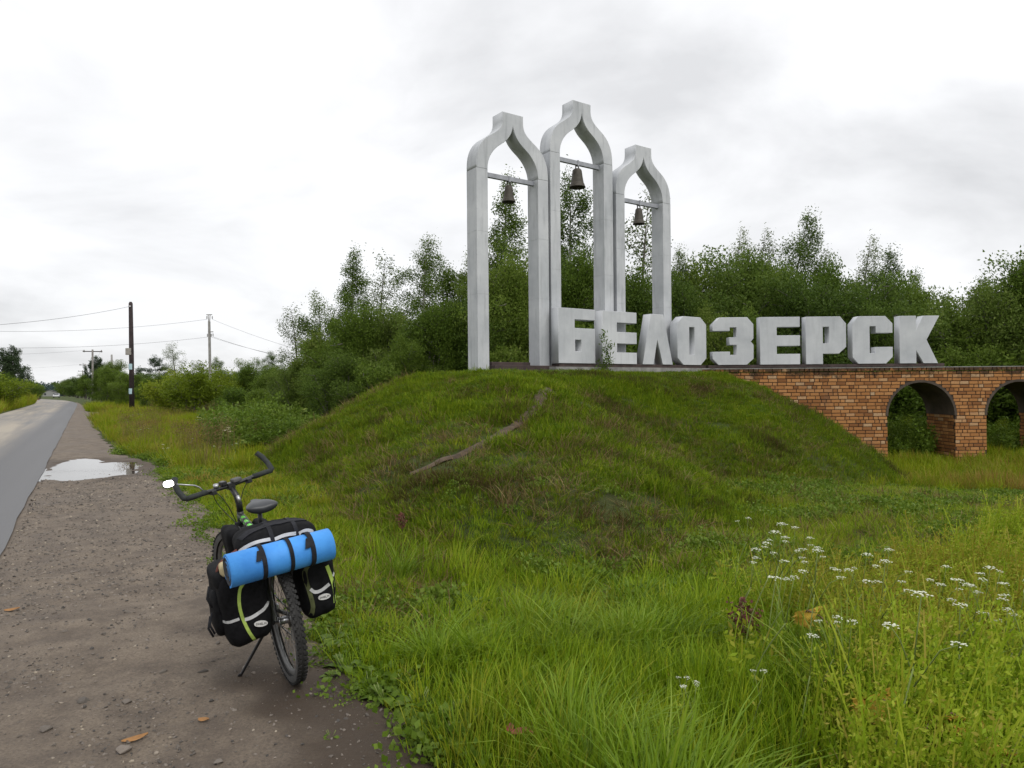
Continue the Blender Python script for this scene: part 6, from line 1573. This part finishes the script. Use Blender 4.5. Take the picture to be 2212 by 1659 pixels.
# docks gone to seed, yellowed leaves, fallen leaves
def dock(px, py, H, lb):
    g = ground_hit(px, py); r = empty('dock_plant', g, (0, 0, 0), lb, 'dock', 'docks gone to seed'); rg = np.random.RandomState(int(px)); b = MB(); b.tube([(0, 0, 0), (.02, 0, H * .5), (.0, 0, H)], .006, 5); b.build('stem', M_BSTEM, r)
    C = np.column_stack([rg.normal(size=160) * .025, rg.normal(size=160) * .025, H * (.45 + .55 * rg.rand(160))]); V, Q = leaf_mesh(C, .024, rg, 0, .8); link('seeds', mesh_np('seeds', V, [Q], False, [M_DOCK]), r)
dock(1600, 1440, .40, 'dark red dock stalk at the left of the feathery weeds'); dock(1622, 1425, .30, 'short brown dock stalk beside the dark red one'); dock(868, 1160, .25, 'reddish dock in the grass above the blue mat')
def yleaf(px, py, L, rz, lb):
    g = hit_above(px, py, .40); r = empty('yellowed_leaf', g, (R(-25), R(10), rz), lb, 'leaf', 'yellowed leaves of the right foreground'); V = []; F = []; b = MB()
    b.tube([(-L * .9, 0, -.26), (-L * .3, 0, -.05), (0, 0, 0), (L * .5, 0, .03), (L, 0, -.03)], .004, 4); b.build('stalk', M_BSTEM, r); b = MB()
    for k in range(9):
        f = k / 8; x0 = L * f; ln = L * .55 * (1 - f) + .03
        for sgn in (-1, 1):
            p = Vector((x0, 0, .02)); q = p + Vector((ln * .45, sgn * ln, -.03 - .03 * f)); m1 = p.lerp(q, .5) + Vector((.022, -sgn * .012, .012)); m2 = p.lerp(q, .5) + Vector((-.022, sgn * .012, .012)); b.add([p, m1, q, m2], [(0, 1, 2, 3)])
            for j in (.35, .6, .8):
                c = p.lerp(q, j); e = c + Vector((.05 * (1 - j * .5), sgn * .012, -.01)); b.add([c + Vector((0, sgn * .012, .004)), c - Vector((0, sgn * .012, -.004)), e], [(0, 1, 2)]); e = c + Vector((-.035, sgn * .03, -.01)); b.add([c + Vector((.01, 0, .004)), c + Vector((-.012, 0, .004)), e], [(0, 1, 2)])
    b.build('leaflets', M_YEL, r)
yleaf(2010, 1560, .26, .4, 'largest yellow fern like leaf low at the right'); yleaf(2060, 1575, .18, -.9, 'yellow leaf overlapping the largest one'); yleaf(1940, 1525, .14, 2.4, 'small yellow leaf left of the largest one'); yleaf(1770, 1330, .12, 2.2, 'yellowish leaf up at the left of the weeds'); yleaf(2170, 1640, .15, .2, 'yellow leaf in the bottom right corner')
def flat_leaf(name, px, py, L, w, mat, lb, grp, rz, up=.012):
    g = hit_above(px, py, up if up > .05 else .03); g.z = h1(g.x, g.y) + (up if up > .05 else float(shoulder_relief(g.x, g.y)) + .006); up = 0; n = 7; V = []; F = []
    for i in range(n):
        t = i / (n - 1); ww = w * math.sin(math.pi * min(.97, .06 + t * .9)) ** .8; z = .25 * L * (t - .5) ** 2
        V += [(L * (t - .5), -ww / 2, z + .006), (L * (t - .5), 0, z), (L * (t - .5), ww / 2, z + .008)]
    for i in range(n - 1):
        for j in range(2): F.append((i * 3 + j, i * 3 + j + 1, i * 3 + j + 4, i * 3 + j + 3))
    b = MB(); b.add(V, F, None, True); o = b.build(name, mat); o.location = g + Vector((0, 0, up)); o.rotation_euler = (.15, -.1, rz); tag(o, lb, 'leaf', grp); return o
FL = 'fallen leaves on the gravel'
flat_leaf('fallen_leaf', 292, 1598, .11, .035, M_DRYL, 'long orange brown leaf lying on the gravel near the bottom', FL, .5, .03); flat_leaf('fallen_leaf', 440, 1557, .06, .03, M_DRYL, 'short orange brown leaf on the gravel left of the rear wheel', FL, -.2, .03)
flat_leaf('fallen_leaf', 26, 1322, .10, .04, M_DRYL, 'reddish leaf at the left edge of the gravel', FL, .3, .03)
for (px, py, L, rz, lb) in ((1100, 1577, .065, 1.2, 'left one of the three red leaves in the grass'), (1122, 1583, .075, .4, 'middle one of the three red leaves in the grass'), (1145, 1583, .05, 2.0, 'right one of the three red leaves in the grass')):
    flat_leaf('red_leaf', px, py, L, L * .55, M_REDL, lb, 'red leaves in the grass', rz, .16)
flat_leaf('dead_leaf', 905, 1555, .13, .045, M_PALE, 'pale flattened leaf lying at the grass edge', FL, .15, .04)

# ------------------------------------------------------------------ stones
M_ST = []
def m_stone():
    t = NT('field_stone'); oi = t.n('ShaderNodeObjectInfo'); c = t.ramp(oi.outputs['Random'], [(0, (0.055, 0.052, 0.05)), (.3, (0.12, 0.103, 0.087)), (.7, (0.19, 0.163, 0.138)), (.92, (0.26, 0.22, 0.185)), (1, (0.42, 0.36, 0.27))])
    n_ = t.noise(40, 4, .7); c = t.mix(t.ramp(n_, [(.4, (.5, .5, .5)), (.6, (0, 0, 0))]), c, (0.07, 0.06, 0.05)); t.set(c, .8, spec=.3); t.bump(n_, .4, .004); return t.m
M_STONE = m_stone()
def stone_mesh(seed, sub=2):
    bm = bmesh.new(); bmesh.ops.create_icosphere(bm, subdivisions=sub, radius=1.0); rg = random.Random(seed); cuts = [(Vector((rg.gauss(0, 1), rg.gauss(0, 1), rg.gauss(0, 1))).normalized(), rg.uniform(.4, .75)) for _ in range(9)]
    for v in bm.verts:
        for n_, d in cuts:
            k = v.co.dot(n_) - d
            if k > 0: v.co -= n_ * k * .9
        v.co += v.co.normalized() * mnoise.noise(v.co * 2 + Vector((seed, 0, 0))) * .12; v.co.z *= .62
    me = bpy.data.meshes.new('stone'); bm.to_mesh(me); bm.free(); me.materials.append(M_STONE); return me
STM = [stone_mesh(i) for i in range(7)]
SLIB = lib('pebble', [stone_mesh(50 + i, 1) for i in range(6)])
def on_gravel(n, d0, d1, pw=1.0, margin=.05):
    x, y = sector(n, d0, d1, -46, 6, pw); s_, p_ = sp(x, y); w_ = shoulder_w(s_)
    k = (p_ > .05) & (p_ < w_ - margin); x, y = x[k], y[k]
    return np.column_stack([x, y, hgt(x, y) + shoulder_relief(x, y)])
P = on_gravel(85000, 2.4, 16, .5); sz = (.003 + .012 * rng.rand(len(P)) ** 3.2); s9, p9 = sp(P[:, 0], P[:, 1]); soft = (shoulder_w(s9) - p9 < .9) & (s9 < 4.7) & (rng.rand(len(P)) < .8); bunch = fbm(P[:, 0], P[:, 1], 1.3, 70) - soft; P = P[(bunch + .25 * rng.rand(len(P))) > .50]; sz = sz[:len(P)] * np.clip(.7 + P[:, 1] / 9, .9, 2)
scatter('gravel', P, rng.rand(len(P)) * 6.28, np.column_stack([sz, sz * rng.uniform(.7, 1.2, len(P)), sz]), .4, SLIB, 6, 'fine gravel strewn over the packed dirt', 20)
P = on_gravel(900, 2.6, 11, .6, .25); P = P[:150]
for i, p in enumerate(P):
    k_ = .007 + .015 * prng.random() ** 2.5
    o = link('stone', STM[i % 7]); o.location = Vector(p) + Vector((0, 0, k_ * .2)); o.scale = (k_ * prng.uniform(.9, 1.6), k_ * prng.uniform(.8, 1.2), k_); o.rotation_euler = (prng.uniform(-.3, .3), prng.uniform(-.3, .3), prng.uniform(0, 6)); tag(o, 'small stone lying loose on the gravel shoulder', 'stone', 'loose stones on the gravel shoulder')
for px, py, k_, lb in ((268, 1638, .035, 'largest dark stone on the gravel at the bottom of the picture'), (275, 1532, .024, 'dark rounded stone above the orange leaf'), (438, 1373 + 90, .024, 'blackish lump on the gravel left of the kickstand'), (530, 1460 - 5, .02, 'stone by the foot of the kickstand'), (180, 1525, .032, 'dark jagged stone at the left'), (140, 1375, .018, 'pale yellow stone in the middle of the gravel'), (100, 1590, .03, 'grey flat stone at the bottom left')):
    g = ground_hit(px, py); o = link('stone', STM[int(px) % 7]); o.location = (g.x, g.y, h1(g.x, g.y) + float(shoulder_relief(g.x, g.y)) + k_ * .15); o.scale = (k_ * 1.3, k_, k_); tag(o, lb, 'stone', 'loose stones on the gravel shoulder')
